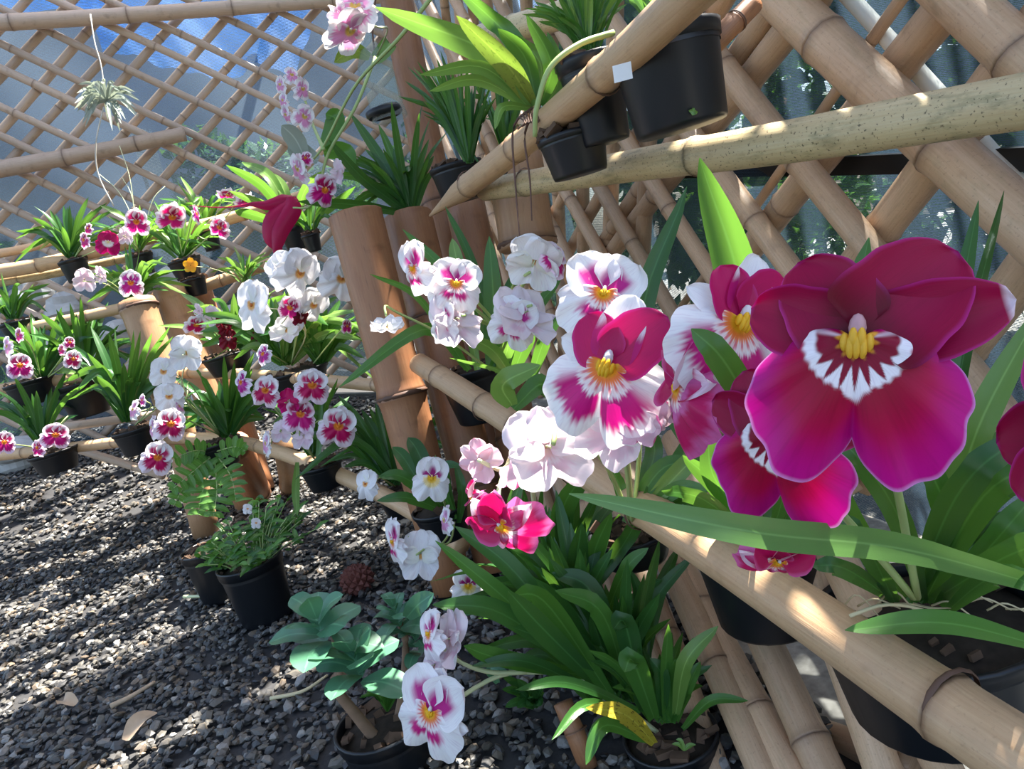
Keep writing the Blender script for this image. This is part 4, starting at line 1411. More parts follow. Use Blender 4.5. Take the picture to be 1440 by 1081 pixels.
# ---- left shelf, second row
a = plant('potted_orchid', 'orchid with a purple centred bloom behind the left cut post', 190, 428, 2.78, 22, 28, 'orchid', OG)
fan(a, (190, 425, 2.78), 20, 15, 165, 45, 95, 9, LT_)
flower(a, 184, 397, 2.6, 21, 'orchidpurple', -5, 0, 0, stem=[(186, 410, 2.7), (190, 425, 2.78)])
flower(a, 119, 392, 2.65, 17, 'blush', 165, 10, 0, stem=[(150, 400, 2.7), (188, 425, 2.78)])
flower(a, 142, 385, 2.65, 13, 'blush', 130, 10, 20, stem=[(160, 400, 2.7), (188, 425, 2.78)])
a = plant('potted_orchid', 'orchid with a yellow green tuft and one orange yellow bloom', 272, 392, 2.95, 16, 24, 'orchid', OG)
fan(a, (345, 395, 2.95), 10, 20, 170, 25, 55, 6, ('leaflight', 'leaflight', 'leaf'))
for k in range(5):
    an = 72 * k
    g_ = petal_geo(an, .95, .42, bend=.1, colf=lambda U, V, J: lerp3((.75, .30, .01), (.9, .45, .01), V), seed=k, nu=7, nv=9)
    vv = np.array([np.array(P(268, 373, 2.75)) + (RM[:, 0] * q[0] + RM[:, 1] * q[1] + RM[:, 2] * q[2]) * 11 * 2.75 / F for q in g_[0]])
    build('petal', vv, g_[1], M['petal'], a, g_[2], col=g_[3])
v, f, uv = tube([P(270, 374, 2.76), P(300, 378, 2.85), P(340, 392, 2.95)], .0015, .0015, 8, 5)
build('flower_stem', v, f, M['stempale'], a, uv)
a = plant('potted_orchid', 'orchid in black pot at the left edge above the level rail', 25, 452, 2.85, 24, 30, 'orchid', OG)
fan(a, (18, 448, 2.85), 13, 30, 160, 30, 75, 9, MD)
a = plant('potted_orchid', 'pair of white edged blooms on a leafy orchid at the left edge', 40, 535, 2.75, 32, 34, 'orchid', OG)
fan(a, (60, 532, 2.75), 16, 25, 160, 50, 110, 11, DK)
flower(a, 28, 513, 2.45, 20, 'pansydeep', 0, 5, 0, stem=[(40, 525, 2.6), (55, 533, 2.75)])
flower(a, 10, 486, 2.5, 17, 'blush', -70, 0, -30, stem=[(30, 500, 2.6), (55, 530, 2.75)])
flower(a, 26, 470, 2.5, 12, 'pansydeep', -60, 0, -20, stem=[(45, 490, 2.6), (58, 530, 2.75)])
flower(a, 103, 504, 2.5, 14, 'pansy', 5, 0, 10, stem=[(90, 515, 2.6), (65, 532, 2.75)])
flower(a, 98, 481, 2.55, 10, 'pansydeep', 25, 0, 0, stem=[(90, 500, 2.6), (65, 532, 2.75)])
flower(a, 86, 491, 2.55, 9, 'pansydeep', -60, 0, 0, stem=[(85, 505, 2.6), (65, 532, 2.75)])
a = plant('potted_orchid', 'leafy orchid in black pot left of the left cut post', 112, 538, 2.75, 34, 48, 'orchid', OG)
fan(a, (120, 532, 2.75), 20, 20, 150, 60, 120, 11, MD)
PL(a, [(75, 525, 2.7), (90, 522, 2.65), (110, 526, 2.65)], 10, 'leaflight')
a = plant('potted_orchid', 'dark leaved orchid in front of the left cut post', 188, 602, 2.5, 30, 36, 'orchid', OG)
fan(a, (180, 592, 2.5), 18, 40, 140, 70, 150, 13, DK)
flower(a, 188, 575, 2.3, 17, 'blush', -70, 10, 0, stem=[(205, 576, 2.35), (222, 572, 2.4), (190, 598, 2.5)])
flower(a, 200, 562, 2.3, 10, 'orchidpurple', -60, 0, 0, stem=[(212, 572, 2.35), (190, 598, 2.5)])
flower(a, 190, 512, 2.75, 14, 'pansydeep', 20, 0, 0, stem=[(186, 540, 2.6), (182, 592, 2.5)])
a = plant('potted_orchid', 'low orchid with magenta blooms hanging from the lowest rail at left', 74, 634, 2.65, 32, 30, 'orchid', OG)
fan(a, (60, 628, 2.65), 12, 40, 155, 50, 115, 11, DK)
flower(a, 78, 611, 2.35, 21, 'pansydeep', 0, 0, 5, stem=[(82, 600, 2.4), (95, 586, 2.45), (66, 626, 2.65)])
flower(a, 53, 629, 2.35, 13, 'pansydeep', -50, -5, 10, stem=[(58, 626, 2.45), (64, 628, 2.65)])
flower(a, 6, 621, 2.35, 17, 'pansydeep', 10, 0, 0, stem=[(30, 626, 2.45), (60, 630, 2.65)])
# ---- behind and right of the left post
a = plant('potted_orchid', 'orchid with deep wine red blooms above the thin middle rail', 318, 498, 2.45, 34, 28, 'orchid', OG)
fan(a, (330, 494, 2.45), 16, 15, 165, 50, 115, 13, LT_)
PL(a, [(325, 492, 2.4), (270, 462, 2.4), (222, 458, 2.4)], 9, 'leaflight')
for (x, y, r, yw) in ((312, 452, 13, -30), (321, 475, 16, 10), (367, 469, 17, 5), (318, 459, 14, 40)):
    flower(a, x, y, 2.2, r, 'darkred', yw, 0, 0, stem=[(330, 478, 2.35), (332, 494, 2.45)])
flower(a, 276, 456, 2.25, 18, 'pansy', 15, -35, 10, stem=[(300, 466, 2.3), (328, 492, 2.45)])
flower(a, 300, 443, 2.25, 18, 'blush', 140, 20, 0, stem=[(312, 466, 2.3), (328, 492, 2.45)])
flower(a, 280, 436, 2.25, 12, 'blush', 120, 20, 0, stem=[(312, 462, 2.3), (328, 492, 2.45)])
a = plant('potted_orchid', 'orchid with a big cluster of pure white blooms beside the middle post', 415, 520, 2.2, 46, 34, 'orchid', OG)
fan(a, (400, 512, 2.2), 26, 5, 170, 60, 140, 15, LT_)
fan(a, (450, 512, 2.2), 14, 25, 150, 50, 120, 14, MD)
for (x, y, r, yw, pt, ro) in ((420, 383, 38, 35, -15, 20), (480, 391, 36, 12, -10, 15), (355, 428, 38, -50, 0, 10), (404, 462, 26, 150, -30, 0), (440, 428, 26, 30, -20, 20), (392, 375, 26, -40, 20, -30)):
    flower(a, x, y, 1.95 + (0.06 if r < 30 else 0), r, 'white', yw, pt, ro, stem=[(412, 440, 2.02), (430, 470, 2.1), (410, 512, 2.2)], stemmat='stempale')
flower(a, 408, 432, 1.98, 20, 'pansydeep', -20, -20, 20, stem=[(418, 450, 2.05), (410, 512, 2.2)])
flower(a, 424, 446, 2.0, 14, 'darkred', 40, -20, 0, stem=[(420, 460, 2.05), (410, 512, 2.2)])
flower(a, 370, 497, 2.0, 17, 'orchidpurple', -55, 5, -20, stem=[(385, 500, 2.1), (405, 512, 2.2)])
flower(a, 488, 458, 2.1, 11, 'pansydeep', 40, 0, 0, stem=[(470, 475, 2.1), (440, 512, 2.2)])
a = plant('potted_orchid', 'dark leaved orchid with white and pansy blooms hanging over the lowest rail at the fern', 300, 622, 2.3, 36, 36, 'orchid', OG)
fan(a, (322, 615, 2.3), 20, 25, 165, 50, 130, 14, DK)
flower(a, 240, 595, 2.0, 27, 'pansy', 5, 0, 10, stem=[(262, 560, 2.1), (268, 540, 2.2), (310, 612, 2.3)], label='white edged magenta flower with orange heart')
flower(a, 222, 642, 2.0, 25, 'pansy', 5, -5, 15, stem=[(232, 612, 2.05), (262, 570, 2.15), (310, 614, 2.3)])
for (x, y, r, yw, ro) in ((230, 522, 22, -8, 10), (238, 557, 23, -5, -5)):
    flower(a, x, y, 2.05, r, 'white', yw, 0, ro, stem=[(255, 532, 2.1), (258, 560, 2.15), (310, 612, 2.3)], stemmat='stempale')
flower(a, 262, 494, 2.05, 26, 'white', 160, 10, 0, stem=[(266, 500, 2.1), (258, 545, 2.15), (310, 612, 2.3)], stemmat='stempale')
flower(a, 214, 600, 2.03, 20, 'blush', -80, 0, 30, stem=[(235, 580, 2.1), (310, 612, 2.3)])
flower(a, 252, 570, 2.06, 14, 'blush', 60, 20, 0, stem=[(258, 560, 2.1), (310, 612, 2.3)])
a = plant('potted_orchid', 'orchid with a cluster of pansy faces in front of the middle post', 450, 652, 1.95, 30, 36, 'orchid', OG)
fan(a, (440, 640, 1.95), 12, 40, 140, 60, 120, 14, DK)
for (x, y, r, k_, yw, pt, ro) in ((439, 541, 28, 'pansy', 5, 5, 5), (374, 548, 25, 'pansy', -25, 0, 15), (476, 598, 30, 'pansy', 5, -10, 12), (422, 582, 27, 'pansydeep', 15, 20, 10), (340, 537, 20, 'orchidpurple', -62, 0, -15), (407, 562, 20, 'ruby', 150, 10, 0), (396, 605, 18, 'blush', 165, 0, 0), (374, 622, 20, 'blush', -75, 0, 20), (428, 612, 20, 'blush', 150, -10, 0)):
    flower(a, x, y, 1.72, r, k_, yw, pt, ro, stem=[(x * .6 + 410 * .4, y * .6 + 580 * .4, 1.78), (425, 618, 1.85), (442, 645, 1.95)])
PL(a, [(418, 650, 1.8), (416, 690, 1.75), (418, 725, 1.72)], 11, 'leaflight', face=.8)
PL(a, [(452, 560, 1.8), (450, 620, 1.8), (446, 655, 1.8)], 10, 'leaf')
a = plant('potted_orchid', 'tall dark leaved orchid left of the middle post foot', 560, 690, 1.85, 32, 34, 'orchid', OG)
fan(a, (556, 680, 1.85), 26, 40, 165, 70, 165, 15, DK)
flower(a, 515, 680, 1.6, 24, 'white', -45, 5, 10, stem=[(535, 672, 1.7), (556, 684, 1.85)], label='white side flower with orange heart')

# ---- fern, herb pots, succulents on the gravel
t = thing('potted_fern', 'bright green fern hanging over the foot of the left cut post', 'fern', P(300, 640, 2.2))
for (x0, y0, x1, y1, x2, y2, wd) in ((300, 640, 275, 660, 240, 690, 22), (300, 642, 285, 690, 278, 725, 26), (302, 642, 305, 690, 300, 728, 26), (305, 640, 325, 670, 332, 705, 20), (298, 636, 270, 634, 232, 652, 18), (300, 636, 330, 628, 345, 634, 16), (300, 640, 262, 680, 244, 712, 18)):
    sp = spline([P(x0, y0, 2.25), P(x1, y1, 2.18), P(x2, y2, 2.14)], 15)
    v, f, uv = tube([sp[0], sp[7], sp[14]], .0025, .001, 8, 5)
    fr = build('frond', v, f, M['stem'], t, uv)
    for k in range(1, 15, 2):
        tn = sp[k] - sp[k - 1]; tn /= np.linalg.norm(tn)
        sd = np.cross(tn, EYE - sp[k]); sd /= np.linalg.norm(sd)
        Lp = wd * 2.15 / F * (1 - ((k - 6) / 10) ** 2) * 1.0
        for sg in (-1, 1):
            e = sp[k] + sd * sg * Lp + tn * Lp * .35 - RM[:, 2] * 0.01 * rnd.uniform(-1, 1)
            leaf(fr, [sp[k], (sp[k] + e) / 2 + np.array((0, 0, .004)), e], .0185, 'fern', 'leaflet', n=5, face=.8, tip=.6, basew=.7)
t = thing('potted_herb', 'bushy small leaved herb in a black pot standing on the gravel', 'herb', onground(378, 872))
gp = onground(378, 868)
dgp = depth_of(gp)
c = gp + Vector((0, 0, .155))
pot_parts(t, c, .077, .062, .155)
for k in range(46):
    an, el = rnd.uniform(0, 2 * PI), rnd.uniform(.35, 1.3)
    L_ = rnd.uniform(.07, .165)
    b = np.array(c) + np.array((math.cos(an) * .03, math.sin(an) * .03, -.02))
    e = b + np.array((math.cos(an) * math.cos(el), math.sin(an) * math.cos(el), math.sin(el))) * L_
    v, f, uv = tube([b, (b + e) / 2 + (0, 0, .01), e], .0016, .0012, 6, 4)
    st = build('stem', v, f, M['stem'], t, uv)
    for j in range(6):
        q = b + (e - b) * (0.45 + .11 * j)
        a2 = rnd.uniform(0, 2 * PI)
        dr = np.array((math.cos(a2), math.sin(a2), rnd.uniform(-.1, .6))); l2 = rnd.uniform(.025, .045)
        leaf(st, [q, q + dr * l2 * .5 + (0, 0, .004), q + dr * l2], .012, rnd.choice(('leaf', 'leafdark', 'fern')), 'leaflet', n=5, face=.4, tip=.6)
for (x, y) in ((360, 735), (348, 715)):
    flower(t, x, y, dgp - .08, 8, 'white', 20, 20, 0)
t = thing('plant_pot', 'second black pot half hidden behind the herb pot', 'pot', onground(318, 838))
c = onground(318, 838) + Vector((0, 0, .15))
pot_parts(t, c, .075, .06, .15)
seedling(t, 300, 775, depth_of(c), 5, 16)

t = thing('jade_plant', 'blue green jade plant with paddle leaves in a black pot at the bottom', 'succulent', P(538, 1160, 1.14))
c = P(538, 1010, 1.12)
pot_parts(t, c, .075, .058, .13)
root_of(t)
for (pp, r0, r1) in (([(530, 1040, 1.1), (505, 1010, 1.08), (470, 960, 1.06), (498, 930, 1.05), (500, 905, 1.05)], .010, .005), ([(560, 1010, 1.12), (568, 960, 1.14), (570, 900, 1.16), (560, 870, 1.16)], .007, .005), ([(480, 980, 1.07), (478, 925, 1.04), (468, 895, 1.03)], .006, .004)):
    v, f, uv = tube([P(*q) for q in pp], r0, r1, 16, 8)
    build('trunk', v, f, M['trunk'], t, uv)
for (bx, by, d, n, L0, L1) in ((452, 890, 1.04, 11, 42, 84), (502, 938, 1.02, 11, 42, 86), (560, 872, 1.14, 13, 22, 50), (586, 905, 1.16, 9, 20, 40)):
    b0 = np.array(P(bx, by, d))
    for k in range(n):
        an = k * 2.399 + bx
        q = k / n
        L_ = (L0 + (L1 - L0) * (1 - q ** 1.5)) * d / F * rnd.uniform(.85, 1.15)
        el = -.15 + 1.25 * q + rnd.uniform(-.15, .15)
        b = b0 + np.array((0, 0, -.022 + .05 * q))
        dr = np.array((math.cos(an) * math.cos(el), math.sin(an) * math.cos(el), math.sin(el)))
        leaf(t, [b, b + dr * L_ * .5 + np.array((0, 0, .006)), b + dr * L_ + np.array((0, 0, -.004))], L_ * .60, 'leafblue', face=.15, fold=.16, twist=rnd.uniform(-.3, .3), tip=2.8, basew=.14, n=10)
PL(t, [(572, 868, 1.1), (588, 850, 1.08), (610, 834, 1.07)], 28, 'leafblue', face=.8, tip=1.5)
for k in range(14):
    an = rnd.uniform(20, 160)
    PL(t, [(545, 1000, 1.11), (545 + 20 * math.cos(math.radians(an)), 990 - 14, 1.10), (545 + 45 * math.cos(math.radians(an)), 995 - 30 * math.sin(math.radians(an)), 1.09)], 7, 'leaf')

# ================================================================== THE RIGHT HAND SHELVES
# tuft growing out of the open post
a = thing('post_orchid', 'dark strap leaved orchid rooted in the open top of a cut post', 'orchid', P(582, 300, 1.76))
fan(a, (578, 302, 1.76), 24, 62, 168, 70, 165, 13, DK, spread=14)
for q in (((570, 300, 1.76), (500, 288, 1.7), (418, 283, 1.62)), ((572, 298, 1.76), (510, 250, 1.7), (462, 196, 1.65)), ((580, 298, 1.76), (540, 230, 1.75), (492, 158, 1.75))):
    PL(a, q, 16, 'leafdark', face=.7)
v, f, uv = lathe(P(578, 306, 1.8), [(.045, -.012), (.03, 0), (.001, .004)], 14)
build('moss', v, f, M['soil'], a, uv)
# pale sprays at the top left on a long arching stem
a = thing('hanging_orchid', 'orchid in an upturned clear plastic bottle hanging before the tall post', 'orchid', P(540, 165, 1.9))
v, f, uv = lathe(np.array(P(535, 118, 1.9)), [(.046, -.092), (.048, -.088), (.044, -.06), (.043, .03), (.046, .05), (.03, .085), (.012, .11), (.012, .125)], 22)
build('bottle', v, f, M['clear'], a, uv)
v, f, uv = lathe(np.array(P(535, 118, 1.9)), [(.001, -.082), (.030, -.082), (.038, -.07), (.030, -.055), (.001, -.05)], 18)
build('moss', v, f, M['soil'], a, uv)
v, f, uv = lathe(np.array(P(540, 158, 1.9)), [(.043, -.01), (.048, -.004), (.048, .006), (.043, .01)], 22)
build('bottle_rim', v, f, M['pot'], a, uv)
PL(a, [(520, 80, 1.88), (495, 70, 1.86), (470, 88, 1.84)], 22, 'leafolive', face=.8, tip=1.5)
PL(a, [(525, 80, 1.88), (548, 60, 1.86), (530, 90, 1.84)], 20, 'leaflight', face=.8, tip=1.5)
v, f, uv = tube([P(528, 78, 1.88), P(524, 40, 1.86), P(532, -30, 1.85)], .0025, .002, 8, 5)
build('wire', v, f, M['rootdark'], a, uv)
for (x, y, r, yw, pt, ro, k_) in ((492, 42, 40, 30, -30, 20, 'blush'), (500, 8, 36, -20, 20, 0, 'blush'), (478, 22, 24, 60, 0, 40, 'blush')):
    flower(a, x, y, 1.55, r, k_, yw, pt, ro, stem=[(530, 38, 1.6), (545, 42, 1.7), (530, 78, 1.86)], stemmat='stempale')
a = thing('mounted_orchid', 'orchid spray with long arching stem and small pale pink blooms at upper left', 'orchid', P(600, 40, 1.5))
for pts_ in ([P(612, -10, 1.35), P(560, 55, 1.4), P(500, 120, 1.5), P(455, 205, 1.6), P(430, 235, 1.65)], [P(528, 80, 1.6), P(500, 150, 1.6), P(462, 215, 1.62), P(450, 260, 1.64), P(436, 290, 1.66), P(412, 292, 1.66)], [P(455, 210, 1.6), P(436, 165, 1.7), P(424, 120, 1.75)]):
    v, f, uv = tube(pts_, .0042, .0022, 24, 6)
    build('flower_stem', v, f, M['stem'], a, uv)
for (x, y, r, yw, pt, ro, k_) in ((456, 266, 26, 30, -10, 15, 'pansydeep'), (419, 236, 24, -60, -20, 30, 'blush'), (476, 240, 20, 120, 0, 0, 'blush'), (430, 222, 12, -30, 20, 0, 'pansydeep'), (410, 105, 14, 20, 30, 0, 'blush'), (425, 124, 18, 40, 0, 0, 'blush'), (398, 140, 13, -60, 0, 10, 'blush'), (402, 160, 15, -60, -20, 0, 'blush'), (428, 163, 20, 30, 0, 30, 'blush'), (394, 118, 12, -50, 0, 0, 'blush')):
    flower(a, x, y, 1.62, r, k_, yw, pt, ro)
for q in (((430, 225, 1.7), (415, 195, 1.68), (396, 176, 1.66)), ((455, 208, 1.7), (472, 170, 1.72), (458, 160, 1.72)), ((448, 225, 1.7), (424, 215, 1.7), (405, 205, 1.7)), ((455, 215, 1.7), (480, 212, 1.72), (500, 230, 1.72))):
    PL(a, q, 27, 'leafgrey' if rnd.random() < .5 else 'leaf', face=.8, tip=2)
# narrow leaved plants
a = plant('potted_orchid', 'grassy narrow leaved orchid in a square shouldered pot beside the tall post', 640, 232, 1.56, 37, 50, 'orchid', OG, taper=.82)
fan(a, (662, 228, 1.38), 30, 66, 138, 85, 165, 9, DK, spread=16, dz=.3)
a = plant('potted_orchid', 'upright grassy orchid behind the narrow leaved pot', 712, 228, 1.55, 26, 40, 'orchid', OG)
fan(a, (712, 224, 1.55), 16, 70, 115, 70, 150, 9, MD, dz=.3)
# broad pale leaved orchid on the rail
a = plant('potted_orchid', 'orchid with broad yellow green leaves in a small black pot on the mottled rail', 803, 188, 1.02, 49, 58, 'orchid', OG, taper=.80)
for q, w_, mt in ((((748, 150, 1.05), (690, 75, 1.02), (528, 10, 1.0)), 40, 'leaflight'), (((750, 148, 1.05), (712, 90, 1.0), (642, 22, .95)), 32, 'leafolive'), (((748, 155, 1.05), (680, 95, 1.0), (590, 105, .96)), 20, 'leaflight'), (((746, 150, 1.05), (672, 112, 1.02), (604, 128, .98)), 17, 'leaflight'),
                  (((755, 146, 1.05), (738, 80, 1.03), (700, 40, 1.0)), 26, 'leaf'), (((757, 146, 1.05), (760, 90, 1.05), (722, 48, 1.05)), 24, 'leaflight'), (((760, 148, 1.05), (775, 90, 1.02), (740, 20, 1.0)), 24, 'leaf'), (((752, 148, 1.05), (720, 110, 1.1), (690, 100, 1.15)), 30, 'leaf'),
                  (((748, 152, 1.05), (708, 150, 1.0), (696, 182, .98)), 13, 'leaflight'), (((765, 150, 1.05), (786, 110, 1.05), (770, 45, 1.05)), 22, 'leaf'), (((752, 146, 1.05), (722, 60, 1.05), (640, -20, 1.05)), 30, 'leaf')):
    PL(a, q, w_, mt, face=.7, fold=.3)
for q in (((748, 152, 1.04), (722, 180, 1.03), (725, 260, 1.02), (732, 345, 1.0)), ((752, 155, 1.04), (738, 190, 1.03), (745, 250, 1.03), (748, 310, 1.02))):
    v, f, uv = tube([P(*z_) for z_ in q], .0022, .0010, 14, 5)
    build('root', v, f, M['rootdark'], a, uv)
for k in range(7):
    v, f, uv = tube([P(730 + 5 * k, 165 - k * 3, 1.03), P(738 + 3 * k, 172, 1.01), P(728 + 6 * k, 182 - 4 * k, 1.02)], .0014, .0010, 8, 4)
    build('root', v, f, M['rootdark'], a, uv)
a = plant('potted_orchid', 'thick bright tuft in a black pot behind the steep rail', 826, 82, .97, 46, 118, 'orchid', OG)
fan(a, (828, 76, .97), 40, 50, 150, 60, 150, 10, ('leaf', 'leaflight', 'leaf', 'leafdark'), spread=22, dz=.4)
v, f, uv = tube([P(862, 46, .93), P(815, 62, .9), P(774, 95, .89), P(755, 150, .9), P(752, 192, .92)], .0042, .003, 22, 7)
build('flower_stem', v, f, M['stem'], a, uv)
a = plant('potted_orchid', 'biggest upper black pot with a white tag between two bamboo rails', 932, 52, .84, 78, 128, 'orchid', OG, taper=.84)
fan(a, (930, 40, .84), 14, 40, 140, 60, 140, 13, MD, spread=30)
q = [P(861, 93, .765), P(887, 86, .765), P(890, 110, .765), P(864, 117, .765)]
vv = [np.array(p) for p in q] + [np.array(p) - ray(875, 100) * -.002 for p in q]
o = build('tag', vv, [(0, 1, 2, 3), (7, 6, 5, 4), (0, 4, 5, 1), (1, 5, 6, 2), (2, 6, 7, 3), (3, 7, 4, 0)], M['tag'], a, smooth=False)
o['label'] = 'small blank white tag'
seedling(a, 975, 162, .80, 4, 9)
# white blooms on the tan rail, mid picture
a = plant('potted_orchid', 'orchid with white blotched blooms in a black pot behind the thick tan rail', 662, 516, 1.64, 50, 76, 'orchid', OG)
for q, w_, mt in ((((690, 515, 1.2), (694, 430, 1.2), (688, 332, 1.2)), 28, 'leaf'), (((700, 520, 1.2), (640, 400, 1.24), (566, 322, 1.26)), 18, 'leaf'), (((705, 520, 1.2), (668, 380, 1.25), (626, 290, 1.28)), 13, 'leafdark'), (((672, 520, 1.2), (645, 380, 1.22), (636, 335, 1.22)), 20, 'leaflight'),
                  (((690, 520, 1.2), (720, 450, 1.18), (724, 380, 1.2)), 20, 'leaf'), (((720, 530, 1.18), (690, 490, 1.12), (640, 470, 1.1)), 20, 'leaflight'), (((720, 530, 1.18), (742, 470, 1.15), (752, 420, 1.15)), 24, 'leaf'), (((712, 530, 1.18), (735, 460, 1.2), (790, 390, 1.2)), 22, 'leaf'),
                  (((660, 520, 1.2), (600, 462, 1.15), (476, 545, 1.1)), 20, 'leaf'), (((655, 520, 1.2), (590, 420, 1.15), (520, 385, 1.12)), 10, 'leaf'), (((700, 525, 1.2), (715, 480, 1.15), (700, 420, 1.12)), 20, 'leaflight'), (((745, 540, 1.15), (765, 480, 1.12), (790, 440, 1.12)), 20, 'leaf'), (((700, 522, 1.2), (708, 455, 1.25), (716, 390, 1.26)), 22, 'leafdark')):
    PL(a, q, w_, mt, face=.75)
for (x, y, r, yw, pt, ro, k_, st) in ((641, 398, 43, 8, 15, 10, 'blotched', None), (640, 448, 44, -155, -20, 0, 'blotched', None), (622, 452, 30, -40, 0, 0, 'blotched', None), (583, 376, 42, -62, -10, 0, 'blotched', None), (736, 442, 52, -150, -40, -10, 'blotched', None), (722, 452, 40, -10, 0, 20, 'blotched', None), (752, 366, 48, 160, 35, -20, 'white', None), (780, 362, 30, 50, 20, 30, 'pansydeep', None)):
    flower(a, x, y, 1.0 if x > 700 else 1.05, r, k_, yw, pt, ro, stem=[((x + 690) / 2, (y + 420) / 2 + 10, 1.12), (705, 470, 1.18), (700, 520, 1.2)], swidth=.003)
flower(a, 545, 458, 1.05, 26, 'white', 170, -60, 0, stem=[(542, 430, 1.05), (560, 440, 1.08), (620, 470, 1.12), (690, 520, 1.2)], label='nodding white bud like flower')
PL(a, [(730, 540, 1.1), (700, 520, 1.05), (632, 503, 1.02)], 8, 'leaflight')
# second pot on the tan rail: the white tipped magenta bloom
a = plant('potted_orchid', 'orchid with the white tipped magenta bloom beside the hero flower', 885, 745, 1.12, 58, 44, 'orchid', OG, taper=.8)
for q, w_, mt in ((((720, 570, .95), (708, 540, .93), (760, 513, .92)), 36, 'leaflight'), (((722, 575, .95), (760, 540, .97), (775, 560, .98)), 30, 'leaf'), (((880, 735, .95), (930, 660, .92), (985, 650, .9)), 26, 'leaf'), (((890, 735, .95), (955, 665, .9), (1000, 620, .88)), 28, 'leaflight'), (((895, 738, .95), (950, 690, .9), (1000, 690, .85)), 24, 'leaf'),
                  (((905, 740, .95), (960, 700, .9), (990, 735, .86)), 22, 'leaf'), (((880, 735, .96), (920, 640, .96), (905, 590, .95)), 26, 'leafdark'), (((885, 735, .96), (870, 680, .96), (850, 640, .95)), 18, 'leaf'), (((900, 735, .96), (960, 640, .97), (1010, 560, .97)), 24, 'leaf'), (((895, 735, .96), (920, 690, .93), (948, 640, .92)), 26, 'leaf')):
    PL(a, q, w_, mt, face=.75)
flower(a, 855, 514, .50, 78, 'tipped', -16, 0, 15, stem=[(870, 560, .56), (880, 640, .75), (888, 735, .95)], swidth=.003, label='white edged magenta flower with yellow heart and white tipped crown')
flower(a, 848, 412, .68, 70, 'blotched', 12, 15, 12, stem=[(880, 470, .75), (900, 600, .88), (890, 735, .95)], swidth=.003)
flower(a, 768, 628, .62, 68, 'blotched', -165, -18, 10, stem=[(790, 600, .66), (850, 650, .8), (888, 735, .95)], swidth=.003)
flower(a, 868, 600, .58, 66, 'blush', 160, -18, -20, stem=[(880, 640, .66), (890, 735, .95)], swidth=.003)
flower(a, 742, 655, .66, 44, 'folded', 120, -30, 0)
flower(a, 905, 500, .56, 40, 'blush', 40, 0, 20)
# upper right tall leaves and the white edged magenta flower behind the hero
a = plant('potted_orchid', 'orchid in a black pot below the tan rail with the tall broad leaf', 1062, 752, .93, 92, 128, 'orchid', OG, taper=.82)
for q, w_, mt, kw in ((((1060, 735, .80), (1045, 430, .74), (984, 222, .70)), 60, 'leaf', dict(face=.9, twist=.3, n=20)), (((1040, 735, .82), (905, 480, .82), (966, 262, .80)), 34, 'leafdark', dict(face=.85)), (((1080, 735, .8), (1180, 520, .78), (1222, 334, .76)), 46, 'leaf', dict(face=.8, tip=2.2)),
                      (((1075, 610, .42), (1020, 510, .40), (972, 462, .40)), 42, 'leaf', dict(face=.8)), (((1050, 735, .8), (1000, 660, .76), (1000, 560, .74)), 30, 'leafdark', dict(face=.6)), (((1100, 740, .8), (1160, 600, .78), (1240, 560, .78)), 34, 'leaf', dict(face=.6)), (((1090, 735, .8), (1130, 640, .72), (1240, 640, .70)), 34, 'leaf', dict(face=.6)),
                      (((1040, 740, .8), (985, 700, .74), (930, 690, .70)), 26, 'leaf', dict(face=.6)), (((1045, 735, .8), (1005, 680, .78), (960, 640, .76)), 28, 'leafdark', dict(face=.7))):
    PL(a, q, w_, mt, **kw)
flower(a, 1040, 452, .43, 80, 'tipped', 38, 5, 22, stem=[(1060, 520, .5), (1075, 620, .62), (1068, 735, .8)], swidth=.003, label='white rimmed magenta flower tucked behind the largest bloom')
flower(a, 955, 545, .44, 92, 'folded', -72, 5, -22, stem=[(1000, 590, .5), (1050, 640, .62), (1066, 735, .8)], swidth=.003)
flower(a, 915, 590, .50, 40, 'folded', 140, -10, 0)
# low magenta pair at mid picture
a = plant('potted_orchid', 'leafy orchid low behind the slats with two deep pink folded blooms', 770, 792, 1.22, 66, 66, 'orchid', OG)
WS = 0.8
fan(a, (800, 840, 1.15), 16, 40, 120, 90, 190, 24, DK, spread=60)
fan(a, (752, 812, 1.2), 12, 60, 150, 90, 150, 20, DK, spread=24)
for q, w_, mt in ((((800, 805, 1.15), (790, 720, 1.1), (835, 650, 1.05)), 42, 'leaf'), (((830, 850, 1.1), (835, 780, 1.05), (860, 720, 1.0)), 34, 'leaf'), (((810, 860, 1.1), (880, 760, 1.05), (905, 705, 1.0)), 30, 'leafdark'), (((760, 830, 1.15), (720, 740, 1.12), (740, 650, 1.1)), 28, 'leaf'),
                  (((850, 870, 1.05), (880, 800, 1.0), (912, 770, .98)), 26, 'leaf'), (((830, 880, 1.05), (812, 800, 1.05), (818, 735, 1.02)), 40, 'leafdark'), (((860, 880, 1.05), (905, 830, 1.02), (930, 815, 1.0)), 20, 'leafdark')):
    PL(a, q, w_, mt, face=.7)
flower(a, 706, 738, .74, 66, 'folded', -35, -42, -40, stem=[(700, 700, .76), (716, 650, .78), (738, 622, .72), (760, 780, 1.15)], stemmat='stempale', swidth=.0032)
flower(a, 674, 645, .78, 34, 'folded', 165, 0, 60, stem=[(705, 660, .78), (728, 640, .75)], stemmat='stempale', swidth=.003)
flower(a, 665, 700, .80, 30, 'folded', -80, 0, -30)
WS = 1.0
